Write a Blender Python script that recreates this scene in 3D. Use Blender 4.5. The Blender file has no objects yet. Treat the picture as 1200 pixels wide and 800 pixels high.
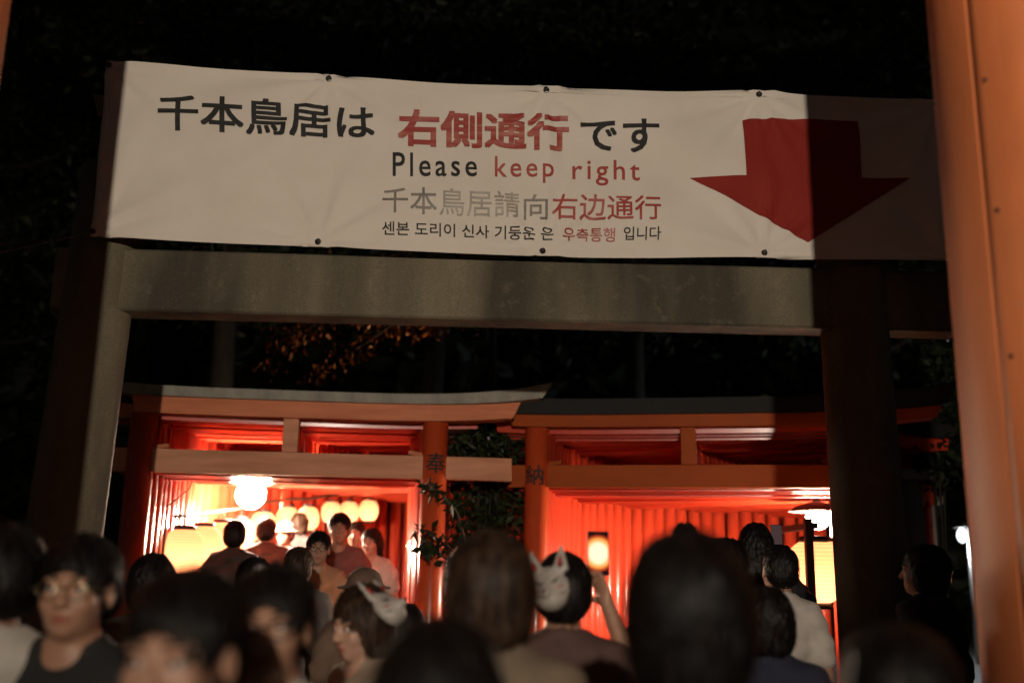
import bpy, bmesh, math, random
import numpy as np
from mathutils import Vector, Matrix

random.seed(7)
rng = np.random.default_rng(7)
R = math.radians
scene = bpy.context.scene
COL = scene.collection

# ------------------------------------------------------------------ camera
F_PX, CAM_Z, PITCH, ROLL = 1167.0, 1.62, 12.65, 1.0
cam_data = bpy.data.cameras.new('camera')
cam_data.sensor_width = 36.0
cam_data.lens = 36.0 * F_PX / 1200.0
cam_data.clip_start = 0.05
cam_data.clip_end = 500
cam_data.dof.use_dof = True
cam_data.dof.focus_distance = 5.7
cam_data.dof.aperture_fstop = 1.12
cam = bpy.data.objects.new('camera', cam_data)
COL.objects.link(cam)
CAM_R = Matrix.Rotation(R(90 + PITCH), 3, 'X') @ Matrix.Rotation(R(ROLL), 3, 'Z')
CAM_P = Vector((0, 0, CAM_Z))
cam.matrix_world = Matrix.Translation(CAM_P) @ CAM_R.to_4x4()
scene.camera = cam

# ------------------------------------------------------------------ world: night sky
world = bpy.data.worlds.new('World')
scene.world = world
world.use_nodes = True
wn = world.node_tree.nodes
sky = wn.new('ShaderNodeTexSky')
sky.sky_type = 'NISHITA'
sky.sun_disc = False
sky.sun_elevation = R(-2.1)
sky.sun_rotation = R(180)
wn['Background'].inputs['Strength'].default_value = 0.10
world.node_tree.links.new(sky.outputs[0], wn['Background'].inputs[0])

# ------------------------------------------------------------------ the lamp behind the photographer (its shadows show it)
LAMP_P = Vector((0.23, -4.24, 2.95))
LAMP_W = 1750.0
SCALE_IN = 1.0
ld = bpy.data.lights.new('path_lamp_beam', 'SPOT')
ld.energy = LAMP_W
ld.color = (1.0, 0.84, 0.68)
ld.spot_size = R(74)
ld.spot_blend = 0.9
ld.shadow_soft_size = 0.05
path_lamp_light = bpy.data.objects.new('beam', ld)
COL.objects.link(path_lamp_light)
path_lamp_light.location = LAMP_P
path_lamp_light.rotation_euler = (R(90 + 13), 0, 0)

# ------------------------------------------------------------------ view
scene.view_settings.view_transform = 'Standard'
scene.view_settings.look = 'None'
scene.view_settings.gamma = 1.0
scene.view_settings.exposure = 0.0
scene.view_settings.use_curve_mapping = False
scene.cycles.use_denoising = True
scene.cycles.max_bounces = 8
scene.cycles.sample_clamp_indirect = 6.0


# ================================================================== helpers
def ray(px, py):
    return CAM_R @ Vector(((px - 600) / F_PX, -(py - 400) / F_PX, -1.0))

def at(px, py, Y):
    d = ray(px, py)
    return CAM_P + d * (Y / d.y)

def on_plane(px, py, p0, n):
    d = ray(px, py)
    return CAM_P + d * ((p0 - CAM_P).dot(n) / d.dot(n))

def gz(x, y):
    """height of the ground"""
    if x > 3.3:
        k = max(0.0, 1 - (x - 3.3) / 1.0)
    else:
        k = 1.0
    t = min(max((y - 6.9) / 5.0, 0.0), 1.0)
    return k * (0.48 * t)

def tag(o, label=None, cat=None, group=None, kind=None):
    if label: o['label'] = label
    if cat: o['category'] = cat
    if group: o['group'] = group
    if kind: o['kind'] = kind
    return o

def empty(name, loc, rz=0.0, **kw):
    o = bpy.data.objects.new(name, None)
    COL.objects.link(o)
    o.location = loc
    o.rotation_euler = (0, 0, rz)
    return tag(o, **kw)

def link(name, mesh, mat=None, parent=None, loc=None):
    o = bpy.data.objects.new(name, mesh)
    COL.objects.link(o)
    if mat is not None:
        mesh.materials.clear()
        mesh.materials.append(mat)
    if parent is not None:
        o.parent = parent
    if loc is not None:
        o.location = loc
    return o

def mesh_np(name, verts, faces, smooth=True):
    me = bpy.data.meshes.new(name)
    me.from_pydata([tuple(v) for v in verts], [], [tuple(f) for f in faces])
    if smooth:
        me.polygons.foreach_set('use_smooth', np.ones(len(me.polygons), dtype=bool))
    me.update()
    return me

def mesh_fast(name, V, Q, smooth=True):
    """V (n,3), Q (m,k) with constant k"""
    V = np.asarray(V, np.float32); Q = np.asarray(Q, np.int32)
    me = bpy.data.meshes.new(name)
    m, k = Q.shape
    me.vertices.add(len(V)); me.loops.add(m * k); me.polygons.add(m)
    me.vertices.foreach_set('co', V.ravel())
    me.loops.foreach_set('vertex_index', Q.ravel())
    me.polygons.foreach_set('loop_start', np.arange(0, m * k, k, dtype=np.int32))
    me.polygons.foreach_set('loop_total', np.full(m, k, dtype=np.int32))
    if smooth:
        me.polygons.foreach_set('use_smooth', np.ones(m, dtype=bool))
    me.update(calc_edges=True)
    me.validate()
    return me

def bm_mesh(name, bm, smooth=False):
    bmesh.ops.recalc_face_normals(bm, faces=bm.faces)
    me = bpy.data.meshes.new(name)
    bm.to_mesh(me); bm.free()
    if smooth:
        for p in me.polygons: p.use_smooth = True
    return me

def box_mesh(name, sx, sy, sz, bevel=0.0, center=(0, 0, 0), seg=2):
    bm = bmesh.new()
    bmesh.ops.create_cube(bm, size=1.0)
    for v in bm.verts:
        v.co = Vector((v.co.x * sx + center[0], v.co.y * sy + center[1], v.co.z * sz + center[2]))
    if bevel > 0:
        bmesh.ops.bevel(bm, geom=bm.edges[:], offset=bevel, segments=seg, affect='EDGES', profile=0.6)
    return bm_mesh(name, bm)

def lathe(name, prof, n=20, smooth=True, caps=True):
    """prof: list of (r, z)"""
    V, Fc = [], []
    for r, z in prof:
        for k in range(n):
            a = 2 * math.pi * k / n
            V.append((r * math.cos(a), r * math.sin(a), z))
    for i in range(len(prof) - 1):
        for k in range(n):
            k2 = (k + 1) % n
            Fc.append((i * n + k, i * n + k2, (i + 1) * n + k2, (i + 1) * n + k))
    if caps:
        Fc.append(tuple(range(n - 1, -1, -1)))
        Fc.append(tuple(range((len(prof) - 1) * n, len(prof) * n)))
    return mesh_np(name, V, Fc, smooth)

def tube_pts(pts, radii, n=8):
    V, Fc = [], []
    pts = [Vector(p) for p in pts]
    up = Vector((0.13, 0.31, 0.94))
    for i, p in enumerate(pts):
        d = (pts[min(i + 1, len(pts) - 1)] - pts[max(i - 1, 0)])
        if d.length < 1e-9: d = Vector((0, 0, 1))
        d.normalize()
        a = d.cross(up)
        if a.length < 1e-4: a = d.cross(Vector((1, 0, 0)))
        a.normalize(); b = d.cross(a)
        r = radii[i] if hasattr(radii, '__len__') else radii
        for k in range(n):
            t = 2 * math.pi * k / n
            V.append(p + a * (r * math.cos(t)) + b * (r * math.sin(t)))
    for i in range(len(pts) - 1):
        for k in range(n):
            k2 = (k + 1) % n
            Fc.append((i * n + k, i * n + k2, (i + 1) * n + k2, (i + 1) * n + k))
    Fc.append(tuple(range(n - 1, -1, -1)))
    Fc.append(tuple(range((len(pts) - 1) * n, len(pts) * n)))
    return V, Fc

def tube(name, pts, radii, n=8):
    V, Fc = tube_pts(pts, radii, n)
    return mesh_np(name, V, Fc)


# ================================================================== materials
def nodes_of(m):
    m.use_nodes = True
    nt = m.node_tree
    return nt, nt.nodes, nt.links, nt.nodes['Principled BSDF']

def mat(name, col, rough=0.6, col2=None, scale=6.0, bump=0.0, bscale=60.0, spec=0.5, coat=0.0,
        stretch=(1, 1, 1), detail=5.0, lo=0.35, hi=0.7, metallic=0.0, coord='Object', rough2=None):
    m = bpy.data.materials.new(name)
    nt, N, L, b = nodes_of(m)
    b.inputs['Roughness'].default_value = rough
    b.inputs['Specular IOR Level'].default_value = spec
    b.inputs['Coat Weight'].default_value = coat
    b.inputs['Coat Roughness'].default_value = 0.12
    b.inputs['Metallic'].default_value = metallic
    b.inputs['Base Color'].default_value = (*col, 1)
    tc = N.new('ShaderNodeTexCoord'); mp = N.new('ShaderNodeMapping')
    mp.inputs['Scale'].default_value = stretch
    L.new(tc.outputs[coord], mp.inputs[0])
    if col2 is not None:
        nz = N.new('ShaderNodeTexNoise'); nz.inputs['Scale'].default_value = scale
        nz.inputs['Detail'].default_value = detail; nz.inputs['Roughness'].default_value = 0.62
        L.new(mp.outputs[0], nz.inputs['Vector'])
        cr = N.new('ShaderNodeValToRGB')
        cr.color_ramp.elements[0].position = lo; cr.color_ramp.elements[0].color = (*col, 1)
        cr.color_ramp.elements[1].position = hi; cr.color_ramp.elements[1].color = (*col2, 1)
        L.new(nz.outputs['Fac'], cr.inputs[0]); L.new(cr.outputs[0], b.inputs['Base Color'])
        if rough2 is not None:
            mr = N.new('ShaderNodeMapRange'); mr.inputs['To Min'].default_value = rough; mr.inputs['To Max'].default_value = rough2
            L.new(nz.outputs['Fac'], mr.inputs[0]); L.new(mr.outputs[0], b.inputs['Roughness'])
    if bump > 0:
        n2 = N.new('ShaderNodeTexNoise'); n2.inputs['Scale'].default_value = bscale; n2.inputs['Detail'].default_value = 6
        L.new(mp.outputs[0], n2.inputs['Vector'])
        bp = N.new('ShaderNodeBump'); bp.inputs['Strength'].default_value = bump; bp.inputs['Distance'].default_value = 0.01
        L.new(n2.outputs['Fac'], bp.inputs['Height']); L.new(bp.outputs[0], b.inputs['Normal'])
    return m

def emit(name, col, strength):
    m = bpy.data.materials.new(name)
    m.use_nodes = True
    nt = m.node_tree; nt.nodes.clear()
    e = nt.nodes.new('ShaderNodeEmission'); o = nt.nodes.new('ShaderNodeOutputMaterial')
    e.inputs[0].default_value = (*col, 1); e.inputs[1].default_value = strength
    nt.links.new(e.outputs[0], o.inputs[0])
    return m

M = {}
M['vermilion'] = mat('vermilion', (0.66, 0.066, 0.026), 0.26, (0.54, 0.044, 0.018), 3.0, 0.05, 10, coat=0.7, stretch=(1, 1, 0.25), rough2=0.36)
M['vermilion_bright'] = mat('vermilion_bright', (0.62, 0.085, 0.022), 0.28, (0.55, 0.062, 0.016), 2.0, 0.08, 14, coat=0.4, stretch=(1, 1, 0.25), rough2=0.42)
M['vermilion_worn'] = mat('vermilion_worn', (0.74, 0.26, 0.125), 0.55, (0.54, 0.165, 0.072), 7.0, 0.25, 30, stretch=(0.2, 1, 1.4), lo=0.35, hi=0.68, spec=0.2)
M['vermilion_pale'] = mat('vermilion_pale', (0.76, 0.37, 0.22), 0.6, (0.56, 0.24, 0.13), 7.0, 0.25, 30, stretch=(0.2, 1, 1.4), lo=0.35, hi=0.68, spec=0.2)
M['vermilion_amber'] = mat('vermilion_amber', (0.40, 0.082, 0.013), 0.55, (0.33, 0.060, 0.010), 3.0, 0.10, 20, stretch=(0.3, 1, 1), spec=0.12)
M['vermilion_near'] = mat('vermilion_near', (0.64, 0.185, 0.050), 0.5, (0.54, 0.140, 0.036), 2.5, 0.12, 22, stretch=(1, 1, 0.22), lo=0.3, hi=0.75, rough2=0.65, spec=0.2)
def near_paint():
    m = bpy.data.materials.new('near_vermilion')
    nt, N, L, b = nodes_of(m)
    tc = N.new('ShaderNodeTexCoord')
    def noise(scale, stretch, detail=6, rough=0.6):
        mp = N.new('ShaderNodeMapping'); mp.inputs['Scale'].default_value = stretch
        L.new(tc.outputs['Object'], mp.inputs[0])
        n = N.new('ShaderNodeTexNoise'); n.inputs['Scale'].default_value = scale; n.inputs['Detail'].default_value = detail; n.inputs['Roughness'].default_value = rough
        L.new(mp.outputs[0], n.inputs['Vector']); return n
    def ramp(n, p0, c0, p1, c1):
        r = N.new('ShaderNodeValToRGB'); r.color_ramp.elements[0].position = p0; r.color_ramp.elements[0].color = (*c0, 1)
        r.color_ramp.elements[1].position = p1; r.color_ramp.elements[1].color = (*c1, 1); L.new(n.outputs['Fac'], r.inputs[0]); return r
    base = ramp(noise(9, (1, 1, 0.10)), 0.3, (0.60, 0.170, 0.055), 0.72, (0.74, 0.245, 0.095))
    dirt = ramp(noise(2.2, (1, 1, 0.5)), 0.42, (0, 0, 0), 0.75, (1, 1, 1))
    scuf = ramp(noise(7, (1.2, 1.2, 0.45), 9, 0.72), 0.63, (0, 0, 0), 0.66, (1, 1, 1))
    m1 = N.new('ShaderNodeMix'); m1.data_type = 'RGBA'; m1.inputs[7].default_value = (0.36, 0.115, 0.045, 1)
    f1 = N.new('ShaderNodeMath'); f1.operation = 'MULTIPLY'; f1.inputs[1].default_value = 0.55
    L.new(dirt.outputs[0], f1.inputs[0]); L.new(f1.outputs[0], m1.inputs[0]); L.new(base.outputs[0], m1.inputs[6])
    m2 = N.new('ShaderNodeMix'); m2.data_type = 'RGBA'; m2.inputs[7].default_value = (0.36, 0.25, 0.18, 1)
    f2 = N.new('ShaderNodeMath'); f2.operation = 'MULTIPLY'; f2.inputs[1].default_value = 0.75
    L.new(scuf.outputs[0], f2.inputs[0]); L.new(f2.outputs[0], m2.inputs[0]); L.new(m1.outputs[2], m2.inputs[6])
    L.new(m2.outputs[2], b.inputs['Base Color'])
    b.inputs['Roughness'].default_value = 0.55; b.inputs['Specular IOR Level'].default_value = 0.22
    bp = N.new('ShaderNodeBump'); bp.inputs['Strength'].default_value = 0.2; bp.inputs['Distance'].default_value = 0.004
    L.new(noise(30, (1, 1, 0.12)).outputs['Fac'], bp.inputs['Height']); L.new(bp.outputs[0], b.inputs['Normal'])
    return m
M['vermilion_near'] = near_paint()
M['roof_grey'] = mat('roof_grey', (0.33, 0.32, 0.26), 0.6, (0.19, 0.19, 0.16), 7.0, 0.2, 40, stretch=(1, 1, 0.5))
M['roof_dark'] = mat('roof_dark', (0.010, 0.010, 0.010), 0.8, (0.014, 0.014, 0.013), 7.0, 0.2, 40)
M['black_paint'] = mat('black_paint', (0.012, 0.011, 0.011), 0.5, (0.02, 0.018, 0.017), 12, 0.1, 60)
M['cable'] = mat('cable', (0.02, 0.018, 0.016), 0.6, (0.035, 0.03, 0.028), 40)
M['rope'] = mat('rope', (0.25, 0.21, 0.16), 0.8, (0.16, 0.13, 0.10), 90)
M['wood_dark'] = mat('wood_dark', (0.055, 0.030, 0.018), 0.6, (0.09, 0.05, 0.028), 8, 0.2, 40, stretch=(1, 1, 0.2))
M['pole_metal'] = mat('pole_metal', (0.22, 0.21, 0.2), 0.35, (0.3, 0.29, 0.27), 30, 0.05, 80, metallic=0.8)
M['bark'] = mat('bark', (0.022, 0.017, 0.013), 0.9, (0.045, 0.036, 0.028), 9, 0.7, 30, stretch=(1, 1, 0.3))
M['gravel'] = mat('gravel', (0.075, 0.070, 0.062), 0.85, (0.13, 0.122, 0.11), 30, 0.6, 120)

def stone_material():
    m = bpy.data.materials.new('weathered_granite')
    nt, N, L, b = nodes_of(m)
    tc = N.new('ShaderNodeTexCoord')
    n1 = N.new('ShaderNodeTexNoise'); n1.inputs['Scale'].default_value = 1.3; n1.inputs['Detail'].default_value = 6
    mp = N.new('ShaderNodeMapping'); mp.inputs['Scale'].default_value = (1.6, 1.6, 0.35)
    L.new(tc.outputs['Object'], mp.inputs[0]); L.new(mp.outputs[0], n1.inputs['Vector'])
    n2 = N.new('ShaderNodeTexNoise'); n2.inputs['Scale'].default_value = 120; n2.inputs['Detail'].default_value = 3
    L.new(tc.outputs['Object'], n2.inputs['Vector'])
    c1 = N.new('ShaderNodeValToRGB')
    e = c1.color_ramp.elements
    e[0].position = 0.36; e[0].color = (0.050, 0.044, 0.029, 1)
    e[1].position = 0.66; e[1].color = (0.19, 0.165, 0.105, 1)
    L.new(n1.outputs['Fac'], c1.inputs[0])
    n3 = N.new('ShaderNodeTexNoise'); n3.inputs['Scale'].default_value = 11; n3.inputs['Detail'].default_value = 8; n3.inputs['Roughness'].default_value = 0.7
    L.new(tc.outputs['Object'], n3.inputs['Vector'])
    c3 = N.new('ShaderNodeValToRGB'); c3.color_ramp.elements[0].position = 0.56; c3.color_ramp.elements[1].position = 0.66
    L.new(n3.outputs['Fac'], c3.inputs[0])
    ml = N.new('ShaderNodeMix'); ml.data_type = 'RGBA'; ml.inputs[7].default_value = (0.25, 0.225, 0.15, 1)
    fm = N.new('ShaderNodeMath'); fm.operation = 'MULTIPLY'; fm.inputs[1].default_value = 0.22
    L.new(c3.outputs[0], fm.inputs[0]); L.new(fm.outputs[0], ml.inputs[0]); L.new(c1.outputs[0], ml.inputs[6])
    mx = N.new('ShaderNodeMix'); mx.data_type = 'RGBA'; mx.blend_type = 'OVERLAY'; mx.inputs[0].default_value = 0.55
    L.new(ml.outputs[2], mx.inputs[6]); L.new(n2.outputs['Fac'], mx.inputs[7])
    L.new(mx.outputs[2], b.inputs['Base Color'])
    b.inputs['Roughness'].default_value = 0.85
    bp = N.new('ShaderNodeBump'); bp.inputs['Strength'].default_value = 0.35; bp.inputs['Distance'].default_value = 0.006
    L.new(n2.outputs['Fac'], bp.inputs['Height']); L.new(bp.outputs[0], b.inputs['Normal'])
    return m
M['stone'] = stone_material()

def lantern_material():
    """thin warm paper with horizontal bamboo hoops, lit by the bulb inside"""
    m = bpy.data.materials.new('lit_paper')
    m.use_nodes = True
    nt = m.node_tree; N = nt.nodes; L = nt.links; N.clear()
    tc = N.new('ShaderNodeTexCoord')
    wv = N.new('ShaderNodeTexWave'); wv.wave_type = 'BANDS'; wv.bands_direction = 'Z'; wv.inputs['Scale'].default_value = 14.0
    L.new(tc.outputs['Object'], wv.inputs['Vector'])
    nz = N.new('ShaderNodeTexNoise'); nz.inputs['Scale'].default_value = 9; nz.inputs['Detail'].default_value = 4
    L.new(tc.outputs['Object'], nz.inputs['Vector'])
    cr = N.new('ShaderNodeValToRGB'); cr.color_ramp.elements[0].color = (0.95, 0.54, 0.32, 1); cr.color_ramp.elements[1].color = (0.98, 0.66, 0.44, 1)
    cr.color_ramp.elements[0].position = 0.0; cr.color_ramp.elements[1].position = 0.5
    ad = N.new('ShaderNodeMath'); ad.operation = 'MULTIPLY'
    L.new(wv.outputs['Fac'], ad.inputs[0]); L.new(nz.outputs['Fac'], ad.inputs[1]); L.new(ad.outputs[0], cr.inputs[0])
    tr = N.new('ShaderNodeBsdfTranslucent'); df = N.new('ShaderNodeBsdfDiffuse'); mx = N.new('ShaderNodeMixShader'); mx.inputs[0].default_value = 0.25
    L.new(cr.outputs[0], tr.inputs[0]); L.new(cr.outputs[0], df.inputs[0])
    L.new(tr.outputs[0], mx.inputs[1]); L.new(df.outputs[0], mx.inputs[2])
    o = N.new('ShaderNodeOutputMaterial'); L.new(mx.outputs[0], o.inputs[0])
    return m
M['paper'] = lantern_material()

def leaf_material(name, c1, c2):
    m = bpy.data.materials.new(name)
    nt, N, L, b = nodes_of(m)
    g = N.new('ShaderNodeNewGeometry')
    cr = N.new('ShaderNodeValToRGB')
    cr.color_ramp.elements[0].color = (*c1, 1); cr.color_ramp.elements[1].color = (*c2, 1)
    L.new(g.outputs['Random Per Island'], cr.inputs[0]); L.new(cr.outputs[0], b.inputs['Base Color'])
    b.inputs['Roughness'].default_value = 0.5; b.inputs['Specular IOR Level'].default_value = 0.25
    b.inputs['Transmission Weight'].default_value = 0.0
    return m
M['leaf_green'] = leaf_material('leaf_green', (0.010, 0.016, 0.006), (0.035, 0.045, 0.014))
M['leaf_maple_lit'] = leaf_material('leaf_maple_lit', (0.26, 0.085, 0.025), (0.46, 0.20, 0.06))  # the orange glow from below is put into the leaf colour
M['leaf_dark'] = leaf_material('leaf_dark', (0.010, 0.016, 0.007), (0.026, 0.036, 0.014))

def cloth_mat(name, c, var=0.8, rough=0.85):
    return mat(name, c, rough, tuple(x * var for x in c), 14, 0.25, 260)

# ================================================================== ground
def build_ground():
    xs = np.concatenate([np.linspace(-60, -8, 10), np.linspace(-7, 9, 41), np.linspace(10, 60, 10)])
    ys = np.concatenate([np.linspace(-30, 4, 8), np.linspace(5, 18, 53), np.linspace(20, 90, 10)])
    V = [(x, y, gz(x, y)) for y in ys for x in xs]
    nx = len(xs)
    Q = [(j * nx + i, j * nx + i + 1, (j + 1) * nx + i + 1, (j + 1) * nx + i) for j in range(len(ys) - 1) for i in range(nx - 1)]
    me = mesh_np('ground', V, Q)
    tag(link('ground', me, M['gravel']), kind='structure')
build_ground()

# flagstones of the approach, worn and slightly uneven
paving = empty('pavement', (0, 0, 0), kind='structure')
M['flag'] = mat('flagstone', (0.10, 0.096, 0.088), 0.75, (0.16, 0.154, 0.14), 4, 0.35, 90)
flag = box_mesh('flagstone', 0.78, 0.56, 0.05, 0.012)
flag.materials.append(M['flag'])
for j in range(14):
    for i in range(6):
        o = bpy.data.objects.new('flagstone', flag); COL.objects.link(o); o.parent = paving
        o.location = (-2.0 + i * 0.80 + (0.4 if j % 2 else 0), -1.2 + j * 0.58, -0.012 + random.uniform(-.004, .004))
# pale paving on the open side of the tunnels
side = empty('pavement', (0, 0, 0), kind='structure')
for j in range(10):
    for i in range(9):
        o = bpy.data.objects.new('flagstone', flag); COL.objects.link(o); o.parent = side
        o.location = (4.6 + i * 0.80 + (0.4 if j % 2 else 0), 12.2 + j * 0.58 + random.uniform(-.01, .01), -0.012 + random.uniform(-.005, .005))

# ================================================================== stone torii
TOR_N = Vector((-0.035, 1, 0)).normalized()
TOR_P = Vector((0, 5.75, 0))
def tor(px, py, off=0.0):
    return on_plane(px, py, TOR_P + TOR_N * off, TOR_N)

st = empty('stone_torii', (0, 5.75, 0), 0.0, label='weathered grey stone torii gate carrying the long banner', cat='torii')
def inv(p): return Vector(p) - Vector((0, 5.75, 0))
NUKI_T = tor(560, 309).z; NUKI_B = tor(560, 379).z
pr = 0.20
pl_top, pl_low = tor(122, 300), tor(70, 662)
pr_top, pr_low = tor(995, 300), tor(1021, 662)
for top, low in ((pl_top, pl_low), (pr_top, pr_low)):
    d = (top - low) / (top.z - low.z)
    b0 = low + d * (0 - low.z); t0 = low + d * (3.90 - low.z)
    n = 9
    pts = [inv(b0.lerp(t0, i / n)) for i in range(n + 1)]
    rad = [pr * (1.06 - 0.10 * i / n) for i in range(n + 1)]
    p = link('pillar', tube('pillar', pts, rad, 40), M['stone'], st)
    q = lathe('footing', [(0.30, 0.0), (0.33, 0.10), (0.33, 0.16), (0.25, 0.22)], 32)
    link('footing', q, M['stone'], p, inv(b0))
def beam(name, xa, xb, z0, z1, depth, offs, curve=0.0, slant=0.0, parent=None, mt=None, bevel=0.012, nseg=24):
    """stone beam along the torii plane between world x xa and xb"""
    V = []; Fc = []
    for i in range(nseg + 1):
        t = i / nseg; x = xa + (xb - xa) * t
        c = curve * abs(2 * t - 1) ** 2.6
        s = slant * (2 * t - 1)
        y = 0.035 * x + offs
        b = bevel
        prof = [(-depth / 2 + b, z0), (depth / 2 - b, z0), (depth / 2, z0 + b), (depth / 2, z1 - b), (depth / 2 - b, z1), (-depth / 2 + b, z1), (-depth / 2, z1 - b), (-depth / 2, z0 + b)]
        for (dy, z) in prof:
            k = (z - z0) / (z1 - z0)
            V.append((x + s * k, y + dy, z + c))
    n = 8
    for i in range(nseg):
        for k in range(n):
            k2 = (k + 1) % n
            Fc.append((i * n + k, i * n + k2, (i + 1) * n + k2, (i + 1) * n + k))
    Fc.append(tuple(range(n - 1, -1, -1))); Fc.append(tuple(range(nseg * n, (nseg + 1) * n)))
    me = mesh_np(name, V, Fc, smooth=False)
    return link(name, me, mt or M['stone'], parent)
beam('nuki_beam', pl_top.x - 0.23, pr_top.x + 0.62, NUKI_B, NUKI_T, 0.22, 0.0, parent=st)
beam('shimaki_beam', pl_top.x - 0.02, pr_top.x + 0.35, 3.86, 4.06, 0.30, 0.0, 0.10, 0.03, st)
beam('kasagi_beam', pl_top.x - 0.04, pr_top.x + 0.42, 4.062, 4.22, 0.38, 0.0, 0.10, 0.06, st)
gk = tor(567, 300)
link('gakuzuka_strut', box_mesh('gakuzuka_strut', 0.30, 0.15, 3.86 - NUKI_T - 0.004, 0.012), M['stone'], st, inv((gk.x, gk.y, (3.86 + NUKI_T) / 2)))

# ================================================================== banner
BN_OFF = -0.26
bn_p0 = TOR_P + TOR_N * BN_OFF
bn_u = Vector((1, 0.035, 0)).normalized(); bn_v = Vector((0, 0, 1))
b_org = on_plane(118, 174, bn_p0, TOR_N)
def buv(px, py):
    p = on_plane(px, py, bn_p0, TOR_N) - b_org
    return p.dot(bn_u), p.dot(bn_v)
TL, BL, TR, BR = buv(125, 72), buv(107, 276), buv(1105, 116), buv(1122, 304)
GROM_T = [buv(*p) for p in ((128, 77), (385, 92), (640, 107), (888, 113), (1098, 120))]
GROM_B = [buv(*p) for p in ((110, 272), (373, 284), (636, 293), (895, 297), (1112, 300))]
def edge_top(u):
    us = [g[0] for g in GROM_T]; i = max(0, min(3, int(np.searchsorted(us, u)) - 1))
    t = min(max((u - us[i]) / (us[i + 1] - us[i]), 0), 1)
    return -0.012 * 4 * t * (1 - t)
def bn_w(u, v):
    """out-of-plane folds: soft sag plus folds that run from the ties"""
    w = 0.012 * math.sin(u * 1.9 + v * 1.1 + 0.6) + 0.008 * math.sin(u * 3.7 - v * 2.4)
    for k, (gu, gv) in enumerate(GROM_T + GROM_B):
        du, dv = u - gu, v - gv
        r = math.hypot(du, dv) + 1e-6
        th = math.atan2(dv, du)
        amp = 0.013 * math.exp(-r / 0.55) * min(1, r / 0.10)
        w += amp * math.sin(9 * th + k * 1.7) + 0.5 * amp * math.sin(17 * th + k)
    d = u * 0.55 + v
    w += 0.010 * math.sin(11 * d + 2.0 * math.sin(u * 1.3)) * math.exp(-((u - 3.4) / 0.9) ** 2)
    w += 0.008 * math.sin(13 * (u * 0.35 - v) + 1.2) * math.exp(-((u - 0.5) / 0.7) ** 2)
    return w
def bn_pt(u, v, lift=0.0):
    return b_org + bn_u * u + bn_v * v - TOR_N * (bn_w(u, v) + lift)
bn_root = empty('banner', b_org, label='long white notice banner tied across the top of the stone torii', cat='banner')
def bl(p): return Vector(p) - b_org
nu, nv = 190, 40
V = []
for j in range(nv + 1):
    s = j / nv
    for i in range(nu + 1):
        t = i / nu
        ub = BL[0] + (BR[0] - BL[0]) * t; ut = TL[0] + (TR[0] - TL[0]) * t
        u = ub + (ut - ub) * s
        def interp(G, u):
            return float(np.interp(u, [g[0] for g in G], [g[1] for g in G]))
        vb = interp(GROM_B, u) - 0.03 + 0.3 * edge_top(u); vt = interp(GROM_T, u) + 0.03 + edge_top(u)
        V.append(bl(bn_pt(u, vb + (vt - vb) * s)))
Q = [(j * (nu + 1) + i, j * (nu + 1) + i + 1, (j + 1) * (nu + 1) + i + 1, (j + 1) * (nu + 1) + i) for j in range(nv) for i in range(nu)]
M['banner'] = mat('banner_vinyl', (0.72, 0.68, 0.60), 0.7, (0.65, 0.60, 0.515), 2.5, 0.05, 300, lo=0.3, hi=0.8, spec=0.25)
sheet = link('sheet', mesh_fast('sheet', V, Q), M['banner'], bn_root)
so = sheet.modifiers.new('thickness', 'SOLIDIFY'); so.thickness = 0.0012; so.offset = 1
# stitched hems: a thin raised strip along top and bottom
for nm, G, s in (('hem', GROM_T, 0), ('hem', GROM_B, 1)):
    VV = []; n = 150
    u0, u1 = (TL[0], TR[0]) if s == 0 else (BL[0], BR[0])
    for i in range(n + 1):
        u = u0 + (u1 - u0) * i / n
        if s == 0:
            v1 = float(np.interp(u, [g[0] for g in G], [g[1] for g in G])) + 0.029 + edge_top(u); v0 = v1 - 0.042
        else:
            v0 = float(np.interp(u, [g[0] for g in G], [g[1] for g in G])) - 0.029 + 0.3 * edge_top(u); v1 = v0 + 0.042
        VV += [bl(bn_pt(u, v0, 0.0022)), bl(bn_pt(u, v1, 0.0022))]
    link(nm, mesh_fast('hem', VV, [(2 * i, 2 * i + 2, 2 * i + 3, 2 * i + 1) for i in range(n)]), M['banner'], bn_root)
# eyelets and ties
for (u, v) in GROM_T + GROM_B:
    p = bn_pt(u, v, 0.004)
    g = link('eyelet', lathe('eyelet', [(0.017, -0.004), (0.019, 0.0), (0.017, 0.004), (0.008, 0.005), (0.007, 0.002)], 16), M['pole_metal'], bn_root, bl(p))
    g.rotation_euler = (R(90), 0, 0)
    kn = bmesh.new(); bmesh.ops.create_icosphere(kn, subdivisions=2, radius=0.016)
    for vv in kn.verts: vv.co *= 1 + 0.25 * random.uniform(-1, 1)
    k = link('tie_knot', bm_mesh('tie_knot', kn, True), M['black_paint'], bn_root, bl(p - TOR_N * 0.008))

M['ink_black'] = mat('ink_black', (0.014, 0.014, 0.014), 0.8, (0.03, 0.03, 0.028), 20)
M['ink_red'] = mat('ink_red', (0.34, 0.040, 0.030), 0.5, (0.40, 0.065, 0.05), 9)
M['ink_red_worn'] = mat('ink_red_worn', (0.33, 0.045, 0.035), 0.5, (0.50, 0.20, 0.15), 10, lo=0.45, hi=0.72, stretch=(0.4, 1, 2.5))
M['ink_grey'] = mat('ink_grey', (0.16, 0.15, 0.13), 0.5, (0.28, 0.26, 0.22), 14)
M['ink_faded'] = mat('ink_faded', (0.25, 0.23, 0.195), 0.5, (0.43, 0.39, 0.325), 5)
M['ink_arrow'] = mat('ink_arrow', (0.27, 0.026, 0.018), 0.75, (0.24, 0.022, 0.015), 3, spec=0.2)

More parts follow.
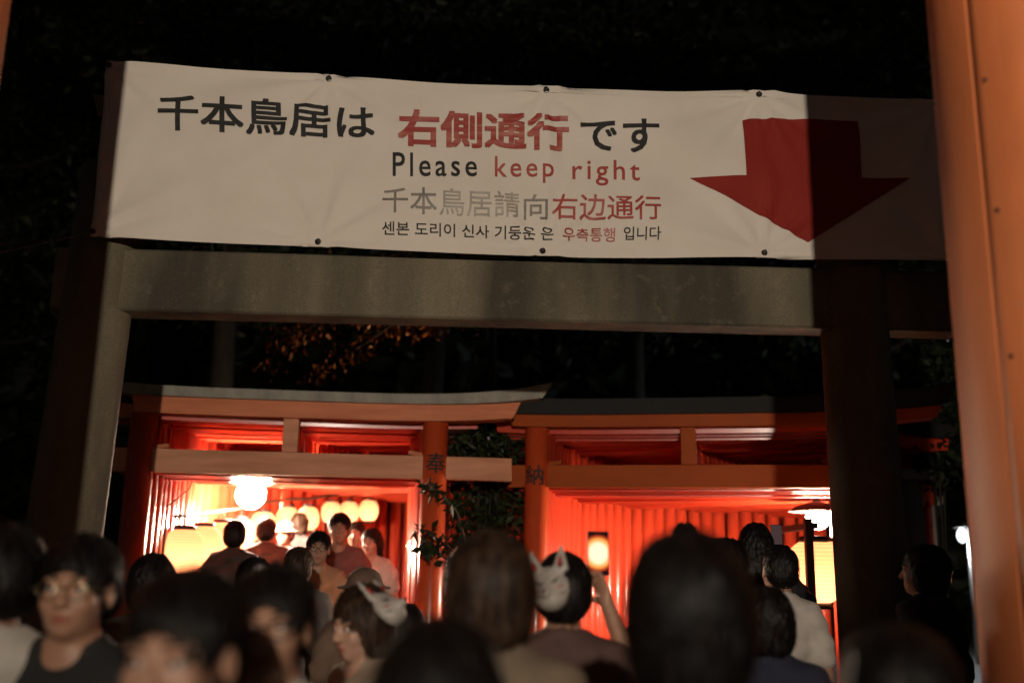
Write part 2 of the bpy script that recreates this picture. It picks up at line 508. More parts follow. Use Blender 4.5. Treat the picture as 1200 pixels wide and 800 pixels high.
def text_mesh(body, bold=0.0, res=3, space=1.0):
    cu = bpy.data.curves.new('lettering', 'FONT')
    cu.body = body; cu.size = 1.0; cu.resolution_u = res; cu.space_character = space
    ob = bpy.data.objects.new('lettering_source', cu); COL.objects.link(ob)
    dg = bpy.context.evaluated_depsgraph_get(); dg.update()
    me = bpy.data.meshes.new_from_object(ob.evaluated_get(dg))
    bpy.data.objects.remove(ob); bpy.data.curves.remove(cu)
    if bold > 0:                      # heavier strokes: the glyph laid over itself, a little shifted
        bm = bmesh.new()
        for k, (dx, dy) in enumerate(((0, 0), (1, 1), (-1, 1), (1, -1), (-1, -1))):
            n0 = len(bm.verts); bm.from_mesh(me); bm.verts.ensure_lookup_table()
            for v in bm.verts[n0:]:
                v.co.x += dx * bold; v.co.y += dy * bold; v.co.z = k * 0.00012
        bm.to_mesh(me); bm.free()
    return me

def letter(body, px0, px1, yl, yr, material, bold=0.0, space=1.0):
    """lettering between px0 and px1; yl / yr = (top, bottom) of the glyph box at the left and the right end"""
    me = text_mesh(body, bold, 3, space)
    bm = bmesh.new(); bm.from_mesh(me)
    xs = [v.co.x for v in bm.verts]; ys = [v.co.y for v in bm.verts]
    x0, x1, y0, y1 = min(xs), max(xs), min(ys), max(ys)
    a = buv(px0, yl[1]); b = buv(px1, yr[1]); c = buv(px0, yl[0]); d = buv(px1, yr[0])
    def fin(x, y):
        s = (x - x0) / (x1 - x0); t = (y - y0) / (y1 - y0)
        u = (a[0] * (1 - s) + b[0] * s) * (1 - t) + (c[0] * (1 - s) + d[0] * s) * t
        v = (a[1] * (1 - s) + b[1] * s) * (1 - t) + (c[1] * (1 - s) + d[1] * s) * t
        return u, v
    for v in bm.verts:
        u, w = fin(v.co.x, v.co.y); v.co = Vector((u, w, v.co.z))
    us = [v.co.x for v in bm.verts]; vs = [v.co.y for v in bm.verts]
    for u in np.arange(min(us), max(us), 0.026):
        bmesh.ops.bisect_plane(bm, geom=bm.verts[:] + bm.edges[:] + bm.faces[:], plane_co=(u, 0, 0), plane_no=(1, 0, 0))
    for v in np.arange(min(vs), max(vs), 0.026):
        bmesh.ops.bisect_plane(bm, geom=bm.verts[:] + bm.edges[:] + bm.faces[:], plane_co=(0, v, 0), plane_no=(0, 1, 0))
    for v in bm.verts:
        v.co = bl(bn_pt(v.co.x, v.co.y, 0.0065 + v.co.z))
    me2 = bpy.data.meshes.new('lettering'); bm.to_mesh(me2); bm.free()
    return link('lettering', me2, material, bn_root)

letter('千本鳥居は', 186, 439, (111, 155), (124, 163), M['ink_black'], 0.018)
letter('右側通行', 466, 667, (127, 171), (134, 177), M['ink_red_worn'], 0.028)
letter('です', 680, 772, (138, 176), (141, 179), M['ink_black'], 0.016)
letter('Please', 460, 559, (178, 206), (182, 208), M['ink_black'], 0.008, 1.25)
letter('keep', 580, 649, (183, 214), (185, 215), M['ink_red'], 0.006, 1.25)
letter('right', 671, 750, (186, 217), (188, 219), M['ink_red'], 0.006, 1.25)
letter('千本', 448, 512, (219, 249), (220, 252), M['ink_grey'], 0.006)
letter('鳥居請', 515, 609, (221, 252), (224, 254), M['ink_faded'], 0.004)
letter('向', 614, 642, (227, 256), (228, 257), M['ink_grey'], 0.006)
letter('右边通行', 647, 774, (226, 256), (230, 259), M['ink_red'], 0.008)
letter('센본 도리이 신사 기둥운 은', 448, 649, (260, 276), (265, 281), M['ink_black'], 0.008)
letter('우측통행', 660, 721, (265, 281), (267, 283), M['ink_red'], 0.008)
letter('입니다', 731, 774, (266, 281), (267, 282), M['ink_black'], 0.008)
# the big arrow
bm = bmesh.new()
vs = [bm.verts.new((*buv(*p), 0)) for p in ((870, 141), (1005, 142), (1010, 208), (1066, 209), (947, 284), (808, 209), (873, 208))]
bm.faces.new(vs)
bmesh.ops.triangulate(bm, faces=bm.faces[:])
us = [v.co.x for v in bm.verts]; vv_ = [v.co.y for v in bm.verts]
for u in np.arange(min(us), max(us), 0.026):
    bmesh.ops.bisect_plane(bm, geom=bm.verts[:] + bm.edges[:] + bm.faces[:], plane_co=(u, 0, 0), plane_no=(1, 0, 0))
for v in np.arange(min(vv_), max(vv_), 0.026):
    bmesh.ops.bisect_plane(bm, geom=bm.verts[:] + bm.edges[:] + bm.faces[:], plane_co=(0, v, 0), plane_no=(0, 1, 0))
for v in bm.verts: v.co = bl(bn_pt(v.co.x, v.co.y, 0.0068))
me = bpy.data.meshes.new('arrow'); bm.to_mesh(me); bm.free()
link('arrow', me, M['ink_arrow'], bn_root)
# tie rope running out to the left
a = bn_pt(*GROM_B[0]); b = on_plane(-160, 318, bn_p0, TOR_N)
pts = [a.lerp(b, t) + Vector((0, 0, -0.03 * 4 * t * (1 - t))) for t in np.linspace(0, 1, 12)]
tag(link('tie_rope', tube('tie_rope', pts, 0.004, 6), M['rope']), 'thin rope running from the lower left banner corner into the dark', 'rope')

# ================================================================== near vermilion torii, one pillar at each edge of the frame
NT = empty('vermilion_torii', (0, 3.0, 0), label='big orange torii in front of the stone one, pillars at both picture edges', cat='torii')
rN = 0.42
def near_pillar(edge_px, side):
    p = at(edge_px, 662, 3.0)
    # the pillar's silhouette edge touches the ray: centre one radius further out, seen from the camera
    u = Vector((p.x, p.y, 0)).normalized()
    nrm = Vector((u.y, -u.x, 0)) * side
    c = Vector((p.x, p.y, 0)) + nrm * rN
    prof = []
    n = 64
    V, Fc = [], []
    zs = [0.0, 0.6, 1.2, 1.8, 2.4, 3.0, 3.6, 4.2, 4.9]
    seam = math.atan2(-c.y, -c.x) - side * 0.70    # seam between two staves, facing the path
    angs = sorted(list(np.linspace(0, 2 * math.pi, n, endpoint=False)) + [(seam + d) % (2 * math.pi) for d in (-0.014, -0.008, 0.008, 0.014)])
    n = len(angs)
    for z in zs:
        for a in angs:
            dd = (a - seam + math.pi) % (2 * math.pi) - math.pi
            r = rN - (0.0045 if abs(dd) < 0.010 else 0)
            V.append((r * math.cos(a), r * math.sin(a), z))
    for i in range(len(zs) - 1):
        for k in range(n):
            k2 = (k + 1) % n
            Fc.append((i * n + k, i * n + k2, (i + 1) * n + k2, (i + 1) * n + k))
    pil = link('pillar', mesh_np('pillar', V, Fc), M['vermilion_near'], NT, (c.x, c.y - 3.0, 0))
    band = lathe('base_band', [(rN + .012, 0), (rN + .012, 0.55), (rN + .004, 0.56)], 48)
    link('base_band', band, M['black_paint'], pil)
    for z in (2.2, 2.62, 3.02, 3.42):
        a = seam + 0.10 * side
        nb = bmesh.new(); bmesh.ops.create_uvsphere(nb, u_segments=10, v_segments=6, radius=0.007)
        link('nail_head', bm_mesh('nail_head', nb, True), M['black_paint'], pil, ((rN) * math.cos(a), (rN) * math.sin(a), z))
    return c
cR = near_pillar(1139, 1); cL = near_pillar(-80, -1)
def straight_beam(name, xa, xb, yc, z0, z1, depth, m, parent, loc0, curve=0.0):
    V = []; Fc = []; ns = 20
    for i in range(ns + 1):
        t = i / ns; x = xa + (xb - xa) * t; c = curve * abs(2 * t - 1) ** 2.4
        for (y, z) in ((-depth / 2, z0), (depth / 2, z0), (depth / 2, z1), (-depth / 2, z1)):
            V.append((x, yc + y, z + c))
    for i in range(ns):
        for k in range(4):
            Fc.append((i * 4 + k, i * 4 + (k + 1) % 4, (i + 1) * 4 + (k + 1) % 4, (i + 1) * 4 + k))
    Fc += [(3, 2, 1, 0), tuple(range(ns * 4, ns * 4 + 4))]
    return link(name, mesh_np(name, [(v[0] - loc0[0], v[1] - loc0[1], v[2]) for v in V], Fc, False), m, parent)
yN = (cL.y + cR.y) / 2
straight_beam('nuki_beam', cL.x - 0.6, cR.x + 0.6, yN, 4.62, 4.86, 0.20, M['vermilion_near'], NT, (0, 3.0))
kb = straight_beam('kasagi_beam', cL.x - 0.9, cR.x + 0.9, yN, 5.25, 5.55, 0.40, M['vermilion_near'], NT, (0, 3.0), 0.2)
straight_beam('roof_cap', cL.x - 1.0, cR.x + 1.0, yN, 5.552, 5.68, 0.55, M['roof_dark'], kb, (0, 3.0), 0.2)
for c in (cL, cR):
    link('pillar_neck', lathe('pillar_neck', [(rN * 0.98, 4.9), (rN * 0.96, 5.26)], 40), M['vermilion_near'], NT, (c.x, c.y - 3.0, 0))

# the lamp behind the photographer
lp = empty('path_lamp', (LAMP_P.x, LAMP_P.y, 0), label='floodlight on a pole behind the photographer', cat='lamp')
link('pole', lathe('pole', [(0.06, 0), (0.045, 1.5), (0.04, 2.72)], 16), M['pole_metal'], lp, (0, -0.16, 0))
link('housing', box_mesh('housing', 0.26, 0.10, 0.20, 0.02), M['black_paint'], lp, (0, -0.14, 2.95))
link('lens', box_mesh('lens', 0.18, 0.008, 0.13, 0.002), emit('lamp_lens', (1, 0.85, 0.65), 8.0), lp, (0, -0.08, 2.95))
path_lamp_light.parent = lp
path_lamp_light.location = (0, 0, LAMP_P.z)

# ================================================================== vermilion tunnels
def loft_x(name, sections, closed_ends=True):
    """sections: list of (list of (x,y,z)) rings"""
    V = []; Fc = []; n = len(sections[0])
    for s in sections: V += s
    for i in range(len(sections) - 1):
        for k in range(n):
            k2 = (k + 1) % n
            Fc.append((i * n + k, i * n + k2, (i + 1) * n + k2, (i + 1) * n + k))
    Fc.append(tuple(range(n - 1, -1, -1))); Fc.append(tuple(range((len(sections) - 1) * n, len(sections) * n)))
    return mesh_np(name, V, Fc, False)

def gate_parts(w, zn0, zn1, zk0, zk1, zr1, r, over, curve, slant, depth=0.17, nuki_over=0.45, ns=18, roof_over=0.09, over_l=None):
    P = {}
    P['pillar'] = lathe('pillar', [(r * 1.05, -0.02), (r, 0.8), (r * 0.97, zk0 + 0.004)], 24)
    P['base_band'] = lathe('base_band', [(r * 1.05 + 0.008, 0), (r * 1.04 + 0.008, 0.33), (r * 1.02, 0.335)], 24)
    P['nuki_beam'] = box_mesh('nuki_beam', w + 2 * nuki_over, 0.085, zn1 - zn0, 0.004, (0, 0, (zn0 + zn1) / 2), 1)
    P['strut'] = box_mesh('strut', r * 1.15, 0.10, zk0 - zn1 - 0.003, 0.003, (0, 0, (zn1 + zk0) / 2), 1)
    P['wedge'] = box_mesh('wedge', 0.12, 0.05, 0.035, 0.003, (0, 0, 0), 1)
    hw = w / 2 + over
    hl = hw if over_l is None else w / 2 + over_l
    def ring(x, z0, z1, d0, d1, sl, grow=0.0):
        t = x / hw
        c = curve * abs(t) ** 4.0; e = c + grow * abs(t) ** 4.0
        return [(x, -d0 / 2, z0 + c), (x, d0 / 2, z0 + c), (x + sl * t, d1 / 2, z1 + e), (x + sl * t, -d1 / 2, z1 + e)]
    xs = np.linspace(-hl, hw, ns + 1); xr = np.linspace(-hl - roof_over, hw + roof_over, ns + 1)
    P['kasagi_beam'] = loft_x('kasagi_beam', [ring(x, zk0, zk1, depth, depth * 1.05, slant) for x in xs])
    hw2 = hw
    P['roof_cap'] = loft_x('roof_cap', [ring(x, zk1 + 0.003, zr1, depth * 1.35, depth * 1.45, slant * 1.3, curve * 0.6) for x in xr])
    return P

def build_gate(P, loc, rz, mats, label, group=None, w=2.5, pillars=(1, 1), wedge_z=None, extra=True):
    g = empty('torii_gate', loc, rz, label=label, cat='torii', group=group)
    mp, mn, mk, mr, ms = mats
    for sx, on in zip((-1, 1), pillars):
        if not on: continue
        me = P['pillar']
        o = link('pillar', me, None, g, (sx * w / 2, 0, 0))
        if not me.materials: me.materials.append(mp)
        if extra:
            mb = P['base_band']
            q = link('base_band', mb, None, o)
            if not mb.materials: mb.materials.append(M['black_paint'])
    for nm, m in (('nuki_beam', mn), ('kasagi_beam', mk), ('strut', ms)):
        me = P[nm]
        o = link(nm, me, None, g)
        if not me.materials: me.materials.append(m)
        if nm == 'kasagi_beam':
            me = P['roof_cap']
            if not me.materials: me.materials.append(mr)
            link('roof_cap', me, None, o)
    return g

# ---- left front gate
GL = at(505, 662, 8.26); GLl = at(152, 662, 8.02)
cl = Vector(((GL.x + GLl.x) / 2, (GL.y + GLl.y) / 2, 0)); wl = (Vector((GL.x, GL.y)) - Vector((GLl.x, GLl.y))).length
gl_ground = gz(cl.x, cl.y)
angl = math.atan2(GL.y - GLl.y, GL.x - GLl.x)
def zat(px, py, Y, g): return at(px, py, Y).z - g
zn0, zn1 = zat(330, 557, 8.14, gl_ground), zat(330, 530, 8.14, gl_ground)
zk0, zk1 = zat(330, 490, 8.10, gl_ground), zat(330, 471, 8.10, gl_ground)
zr1 = zat(330, 459, 8.08, gl_ground)
PL = gate_parts(wl, zn0, zn1, zk0, zk1, zr1, 0.109, 0.64, 0.055, 0.06, 0.20, 0.64, roof_over=0.24, over_l=0.05)
gateL = build_gate(PL, (cl.x, cl.y, gl_ground), angl,
                   (M['vermilion_bright'], M['vermilion_pale'], M['vermilion_worn'], M['roof_grey'], M['vermilion_pale']),
                   'faded orange torii with grey roof edge at the mouth of the left tunnel', w=wl)
# ---- right front gate
GRr = at(1003, 662, 8.02); GRl = at(628, 662, 8.52)
cr = Vector(((GRr.x + GRl.x) / 2, (GRr.y + GRl.y) / 2, 0)); wr = (Vector((GRr.x, GRr.y)) - Vector((GRl.x, GRl.y))).length
gr_ground = gz(cr.x, cr.y)
angr = math.atan2(GRr.y - GRl.y, GRr.x - GRl.x)
zn0, zn1 = zat(800, 571, 8.22, gr_ground), zat(800, 544, 8.22, gr_ground)
zk0, zk1 = zat(800, 499, 8.17, gr_ground), zat(800, 485, 8.17, gr_ground)
zr1 = zat(800, 466, 8.15, gr_ground)
PR = gate_parts(wr, zn0, zn1, zk0, zk1, zr1, 0.108, 0.66, 0.05, 0.05, 0.20, 0.24, over_l=0.20)
gateR = build_gate(PR, (cr.x, cr.y, gr_ground), angr,
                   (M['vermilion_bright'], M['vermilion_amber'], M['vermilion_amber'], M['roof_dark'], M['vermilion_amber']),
                   'deep orange torii with black roof edge at the mouth of the right tunnel', w=wr)
for g, w, r, z1, side in ((gateL, wl, 0.109, PL['strut'].vertices[0].co.z, 0), (gateR, wr, 0.108, 0, 0)):
    zz = min(v.co.z for v in (PL if g is gateL else PR)['strut'].vertices)
    for s in (-1, 1):
        o = link('wedge', (PL if g is gateL else PR)['wedge'].copy(), M['vermilion_amber'] if g is gateR else M['vermilion_worn'], g, (s * (w / 2 - r - 0.05), 0, zz + 0.018))
        o.rotation_euler = (0, s * 0.16, 0)

def pillar_kanji(body, gate, lx, r, zc, size, phi):
    """one painted character wrapped on a pillar"""
    me = text_mesh(body, 0.012)
    n = len(me.vertices)
    bm = bmesh.new(); bm.from_mesh(me)
    x0 = min(v.co.x for v in bm.verts); x1 = max(v.co.x for v in bm.verts); y0 = min(v.co.y for v in bm.verts); y1 = max(v.co.y for v in bm.verts)
    for v in bm.verts:
        v.co = Vector(((v.co.x - (x0 + x1) / 2) / (y1 - y0) * size, (v.co.y - (y0 + y1) / 2) / (y1 - y0) * size, v.co.z))
    for u in np.arange(-size, size, 0.02):
        bmesh.ops.bisect_plane(bm, geom=bm.verts[:] + bm.edges[:] + bm.faces[:], plane_co=(u, 0, 0), plane_no=(1, 0, 0))
    for v in bm.verts:
        a = v.co.x / r + phi
        q = r + 0.003 + v.co.z; v.co = Vector((lx + q * math.sin(a), -q * math.cos(a), zc + v.co.y))
    m2 = bpy.data.meshes.new('lettering'); bm.to_mesh(m2); bm.free()
    link('lettering', m2, M['ink_black'], gate)
pillar_kanji('奉', gateL, wl / 2, 0.108, at(505, 542, 8.15).z - gl_ground, 0.165, 0.10)
pillar_kanji('納', gateR, -wr / 2, 0.107, at(622, 556, 8.41).z - gr_ground, 0.165, -0.05)

# ---- the rows of gates behind
def path(start, head0, segs, step, n):
    """centre line: list of (x, y, heading) with heading measured to the right of +Y"""
    out = []; x, y, h = start[0], start[1], head0; d = 0
    for i in range(n):
        x += math.sin(h) * step; y += math.cos(h) * step; d += step
        rate = 0
        for (d0, d1, rt) in segs:
            if d0 <= d < d1: rate = rt
        h += R(rate) * step
        out.append((x, y, h))
    return out

def inner_set(w, P, rr, zb):
    n = [v.co.z for v in P['nuki_beam'].vertices]; kz = [v.co.z for v in P['strut'].vertices]
    return gate_parts(w, min(n) - 0.03 + zb, max(n) - 0.04 + zb, max(kz) - 0.05 + zb, max(kz) + 0.06 + zb, max(kz) + 0.13 + zb, rr, 0.40, 0.03, 0.03, 0.15, 0.20, 8)
inner_sets = []
for k in range(4):
    rr = (0.098, 0.104, 0.094, 0.101)[k]
    zb = (0.0, 0.02, -0.03, -0.01)[k]
    inner_sets.append(lambda w, P, k=k, rr=rr, zb=zb: inner_set(w, P, rr * (0.8 if P is PR else 1.0), zb))
ORD = ['first', 'second', 'third', 'fourth', 'fifth', 'sixth', 'seventh', 'eighth', 'ninth', 'tenth']
def tunnel(pts, w, mats, P, front, deep_label, group, rise=0.15):
    sets = [s(w, P) for s in inner_sets]
    g0 = gz(pts[0][0], pts[0][1])
    for i, (x, y, h) in enumerate(pts):
        lab = ('%s narrow vermilion gate behind the %s' % (ORD[i], front)) if i < len(ORD) else deep_label
        build_gate(sets[(i * 7 + i // 3) % 4], (x, y, g0 + rise * (gz(x, y) - g0)), -h + random.uniform(-0.012, 0.012), mats, lab, group, w=w * 1.0, extra=(i < 6))
mats_in = (M['vermilion'], M['vermilion'], M['vermilion'], M['roof_dark'], M['vermilion'])
left_pts = path((cl.x, cl.y), R(-8.5), [(1.4, 6.5, 10.5), (6.5, 20, 5)], 0.215, 56)
tunnel(left_pts, wl - 0.06, mats_in, PL, 'faded front gate of the left tunnel', 'vermilion gate deep in the curving left tunnel, past the tenth', 'gates of the left tunnel', 0.62)
right_pts = path((cr.x, cr.y), R(12.5), [(0.8, 4.2, 21.0)], 0.135, 30)
tunnel(right_pts, wr - 0.06, mats_in, PR, 'deep orange front gate of the right tunnel', 'vermilion gate deep in the right tunnel, past the tenth', 'gates of the right tunnel')

# ---- lamps in the tunnels
def bulb_lamp(p, r, watts, label, hang):
    g = empty('work_lamp', p, label=label, cat='lamp')
    bm = bmesh.new(); bmesh.ops.create_uvsphere(bm, u_segments=24, v_segments=14, radius=r)
    link('bulb', bm_mesh('bulb', bm, True), emit('bulb_glow', (1.0, 0.88, 0.70), 60.0), g)
    link('socket', lathe('socket', [(0.035, r * 0.9), (0.045, r * 0.95 + 0.02), (0.03, r + 0.09)], 16), M['black_paint'], g)
    link('cable', tube('cable', [(0, 0, r + 0.08), (0.01, 0, (r + hang) / 2), (0, 0, hang)], 0.007, 6), M['cable'], g)
    l = bpy.data.lights.new('bulb_light', 'POINT'); l.energy = watts; l.color = (1.0, 0.78, 0.56); l.shadow_soft_size = r * 1.4
    lo = bpy.data.objects.new('bulb_light', l); COL.objects.link(lo); lo.parent = g
    return g
lampL = at(294, 579, 10.2)
bulb_lamp(lampL, 0.15, 1900, 'blazing white bulb hanging inside the left tunnel', 0.20)
fill_lampL = at(318, 584, 12.4)
bulb_lamp(fill_lampL, 0.08, 900, 'added fill bulb just right of and behind the blazing one', 0.22)  # extra bulb put in to brighten the back of the left tunnel
lampR = at(958, 607, 8.95)
gR = bulb_lamp(lampR, 0.10, 1150, 'blazing white bulb by the stone pillar inside the right tunnel', 0.22)
link('added_shade', lathe('added_shade', [(0.25, 0.055), (0.16, 0.10), (0.05, 0.135), (0.05, 0.145), (0.17, 0.108), (0.255, 0.06)], 28, caps=False), M['pole_metal'], gR)  # added shade that keeps the bulb's light off the ceiling and stone beam
# slack cable under the left gate
pts = [at(px, py, 8.75) for px, py in ((232, 540), (228, 556), (222, 572), (200, 590), (187, 598))]
tag(link('slack_cable', tube('slack_cable', pts, 0.006, 6), M['cable']), 'thin slack cable hanging left of the bulb in the left tunnel', 'cable')

# ================================================================== paper lanterns
def lantern_meshes(rx, h):
    prof = []
    n = 30
    for i in range(n + 1):
        t = i / n; z = -h / 2 + h * t
        s = abs(2 * t - 1)
        r = rx * math.sqrt(1 - (0.86 * s ** 1.25) ** 2)
        prof.append((r * (1.0 + (0.012 if i % 2 else -0.012)), z))
    body = lathe('paper_shade', prof, 28)
    re = prof[0][0]
    cap = lathe('cap', [(re * 0.98, 0), (re * 1.03, 0.004), (re * 1.03, 0.03), (re * 0.6, 0.034)], 24)
    return body, cap, re
L_BODY, L_CAP, L_RE = lantern_meshes(0.165, 0.335)
L_BODY.materials.append(M['paper']); L_CAP.materials.append(M['black_paint'])
hook = tube('hanger', [(0, 0, 0.19), (0.0, 0, 0.27)], 0.005, 6); hook.materials.append(M['cable'])
LANTERN_W = 4.6
def lantern(p, s, label, group):
    g = empty('paper_lantern', p, random.uniform(0, 6), label=label, cat='lantern', group=group)
    g.scale = (s, s, s)
    link('paper_shade', L_BODY, None, g)
    for z in (0.17, -0.204):
        link('cap', L_CAP, None, g, (0, 0, z))
    link('hanger', hook, None, g)
    l = bpy.data.lights.new('candle_bulb', 'POINT'); l.energy = LANTERN_W * s * s; l.color = (1.0, 0.58, 0.36); l.shadow_soft_size = 0.03
    lo = bpy.data.objects.new('candle_bulb', l); COL.objects.link(lo); lo.parent = g; lo.location = (0, 0, -0.05)
    return g
LANT = [(214, 646, 8.95), (238, 640, 9.45), (259, 633, 9.95), (281, 627, 10.6), (308, 616, 11.6), (337, 608, 12.6), (361, 607, 13.3), (388, 600, 14.0), (409, 600, 14.4), (432, 598, 14.6)]
LL = ['largest lit lantern, leftmost of the row in the left tunnel', 'second lit lantern from the left in the left tunnel', 'third lit lantern from the left in the left tunnel',
      'fourth lit lantern from the left, below the blazing bulb', 'fifth lit lantern of the left tunnel, right of the bulb', 'sixth lantern of the left tunnel, above the crowd',
      'seventh lantern of the left tunnel, above the crowd', 'third lantern from the right end of the left tunnel row', 'second lantern from the right end of the left tunnel row',
      'last small lantern, rightmost of the row in the left tunnel']
lpos = []
def against_left_wall(px, py, margin):
    best = None
    for Y in np.arange(8.6, 16, 0.05):
        q = at(px, py, Y)
        c = min(left_pts, key=lambda c: (c[0] - q.x) ** 2 + (c[1] - q.y) ** 2)
        lat = (q.x - c[0]) * math.cos(c[2]) - (q.y - c[1]) * math.sin(c[2])
        if lat > -(wl / 2 - margin): best = q
        elif best is not None: break
    return best
LSC = [1.12, 1.08, 1.02, 0.98, 0.92, 0.84, 0.84, 0.78, 0.80, 0.80]
for k, ((px, py, Y), lab) in enumerate(zip(LANT, LL)):
    p = at(px, py, Y) if k < 4 else against_left_wall(px, py, 0.34)
    lpos.append(p)
    lantern(p, LSC[k], 'round paper ' + lab if 'lantern' in lab else lab, 'lanterns of the left tunnel')
# the rail they hang from
rail = empty('lantern_rail', lpos[0], label='wooden rail on a dark post carrying the lanterns of the left tunnel', cat='rail')
top = [p + Vector((0, 0, 0.27 * k_ + 0.012)) - lpos[0] for p, k_ in zip(lpos, LSC)]
top = [top[0] + (top[0] - top[1]) * 0.5] + top + [top[-1] + Vector((0.5, 0.1, 0))]
link('rail', tube('rail', top, 0.016, 8), M['wood_dark'], rail)
pp = at(191, 620, 8.8); gp = gz(pp.x, pp.y)
link('post', box_mesh('post', 0.06, 0.06, at(191, 603, 8.8).z - gp, 0.006, (0, 0, (at(191, 603, 8.8).z - gp) / 2)), M['wood_dark'], rail, (pp.x - lpos[0].x, pp.y - lpos[0].y, gp - lpos[0].z))
p = at(955, 670, 7.35)
lantern(p, 1.25, 'big round lit lantern beside the stone pillar, behind the white shirt', 'lanterns of the right tunnel')
p2 = at(985, 662, 7.9)
lantern(p2, 1.05, 'lit lantern mostly hidden behind the right stone pillar', 'lanterns of the right tunnel')
pp = at(948, 640, 7.1); gp = gz(pp.x, pp.y); zt = at(948, 607, 7.1).z - gp
rp = empty('lantern_post', (pp.x, pp.y, gp), label='dark wooden post in front of the big round lantern', cat='post')
link('post', box_mesh('post', 0.055, 0.055, zt, 0.006, (0, 0, zt / 2)), M['wood_dark'], rp)
link('crossbar', box_mesh('crossbar', 0.05, 0.9, 0.045, 0.005, (0.04, 0.42, zt - 0.05)), M['wood_dark'], rp)

# ================================================================== vegetation
def leaf_cloud(name, centers, size, jitter=0.5, droop=0.3):
    """pointed leaf blades, two triangles folded along the midrib"""
    C = np.asarray(centers, np.float32); n = len(C)
    d = rng.normal(size=(n, 3)); d[:, 2] -= droop; d /= np.linalg.norm(d, axis=1)[:, None]
    q = rng.normal(size=(n, 3)); s = np.cross(d, q); s /= np.linalg.norm(s, axis=1)[:, None]
    nn = np.cross(d, s)
    L = (size * rng.uniform(0.6, 1.3, n))[:, None]
    w = L * 0.24
    base = C; tip = C + d * L; mid = C + d * L * 0.45
    l = mid + s * w + nn * w * 0.35; r = mid - s * w + nn * w * 0.35
    V = np.stack([base, l, tip, r, mid], 1).reshape(-1, 3)
    i = np.arange(n)[:, None] * 5
    T = np.concatenate([i + np.array([[0, 4, 1]]), i + np.array([[1, 4, 2]]), i + np.array([[0, 3, 4]]), i + np.array([[3, 2, 4]])], 0)
    return mesh_fast(name, V, T, False)

def branches(p0, dirs, length, r0, depth, out, tips):
    """recursive limbs; appends (pts, radii)"""
    p = Vector(p0); d = Vector(dirs).normalized()
    pts = [p.copy()]; rad = [r0]; n = 5
    for i in range(n):
        d = (d + Vector((random.uniform(-.25, .25), random.uniform(-.25, .25), random.uniform(-.08, .16)))).normalized()
        p = p + d * (length / n); pts.append(p.copy()); rad.append(r0 * (1 - 0.6 * (i + 1) / n))
        if depth > 0 and i >= 1:
            for _ in range(1 if depth == 1 else 2):
                a = random.uniform(0, 2 * math.pi)
                side = Vector((math.cos(a), math.sin(a), random.uniform(-0.1, 0.5)))
                branches(p, (d * 0.6 + side).normalized(), length * random.uniform(0.45, 0.65), rad[-1] * 0.6, depth - 1, out, tips)
        if depth <= 1: tips.append(p.copy())
    out.append((pts, rad))

def tree(loc, h, trunk_r, crown_len, nleaf, leaf_size, m, label, group, name='tree', lean=(0, 0)):
    g = empty(name, loc, label=label, cat='tree', group=group)
    limbs, tips = [], []
    n = 8; p = Vector((0, 0, -0.05)); pts = [p.copy()]; rad = [trunk_r * 1.3]
    for i in range(n):
        p = p + Vector((lean[0] * h / n + random.uniform(-.06, .06), lean[1] * h / n + random.uniform(-.06, .06), h / n)); pts.append(p.copy()); rad.append(trunk_r * (1 - 0.65 * (i + 1) / n))
        if i >= 3:
            for _ in range(3):
                a = random.uniform(0, 2 * math.pi)
                branches(p, (math.cos(a), math.sin(a), 0.35), crown_len * random.uniform(.6, 1.0), rad[-1] * 0.55, 1, limbs, tips)
    V, Fc = tube_pts(pts, rad, 10)
    for (q, rr) in limbs:
        v2, f2 = tube_pts(q, rr, 5); o = len(V); V += v2; Fc += [tuple(i + o for i in f) for f in f2]
    link('trunk', mesh_np('trunk', V, Fc), M['bark'], g)
    T = np.array([tuple(t) for t in tips]); idx = rng.integers(0, len(T), nleaf)
    C = T[idx] + rng.normal(scale=crown_len * 0.13, size=(nleaf, 3))
    link('crown', leaf_cloud('crown', C, leaf_size), m, g)
    return g
TREES = [(-5.2, 17.5, 11, 'leftmost dark tree behind the left tunnel'), (-1.6, 19.5, 13, 'dark tree rising behind the middle of the stone beam'),
         (2.6, 20.5, 12, 'dark tree behind the red arrow on the banner'), (7.4, 21, 12, 'dark tree beyond the right tunnel, half behind the orange pillar'), (-13.0, 23, 12, 'dark tree at the far left, behind the rope')]
for x, y, h, lab in TREES:
    tree((x, y, gz(x, y)), h, 0.28, 3.2, 6500, 0.24, M['leaf_dark'], lab, 'dark trees behind the tunnels')
# the wood behind: one dark mass of foliage on the slope
nW = 84000
ww = rng.uniform(size=(nW, 3))
CW = np.stack([-32 + 64 * ww[:, 0], 25 + 6 * ww[:, 1] + 2.0 * np.sin(ww[:, 0] * 23), 0.3 + 25 * ww[:, 2] ** 0.9 + 1.5 * np.sin(ww[:, 0] * 41)], 1)
tag(link('woodland', leaf_cloud('woodland', CW, 1.15), M['leaf_dark']), 'dark wood rising behind the tunnels and trees', 'wood', kind='stuff')
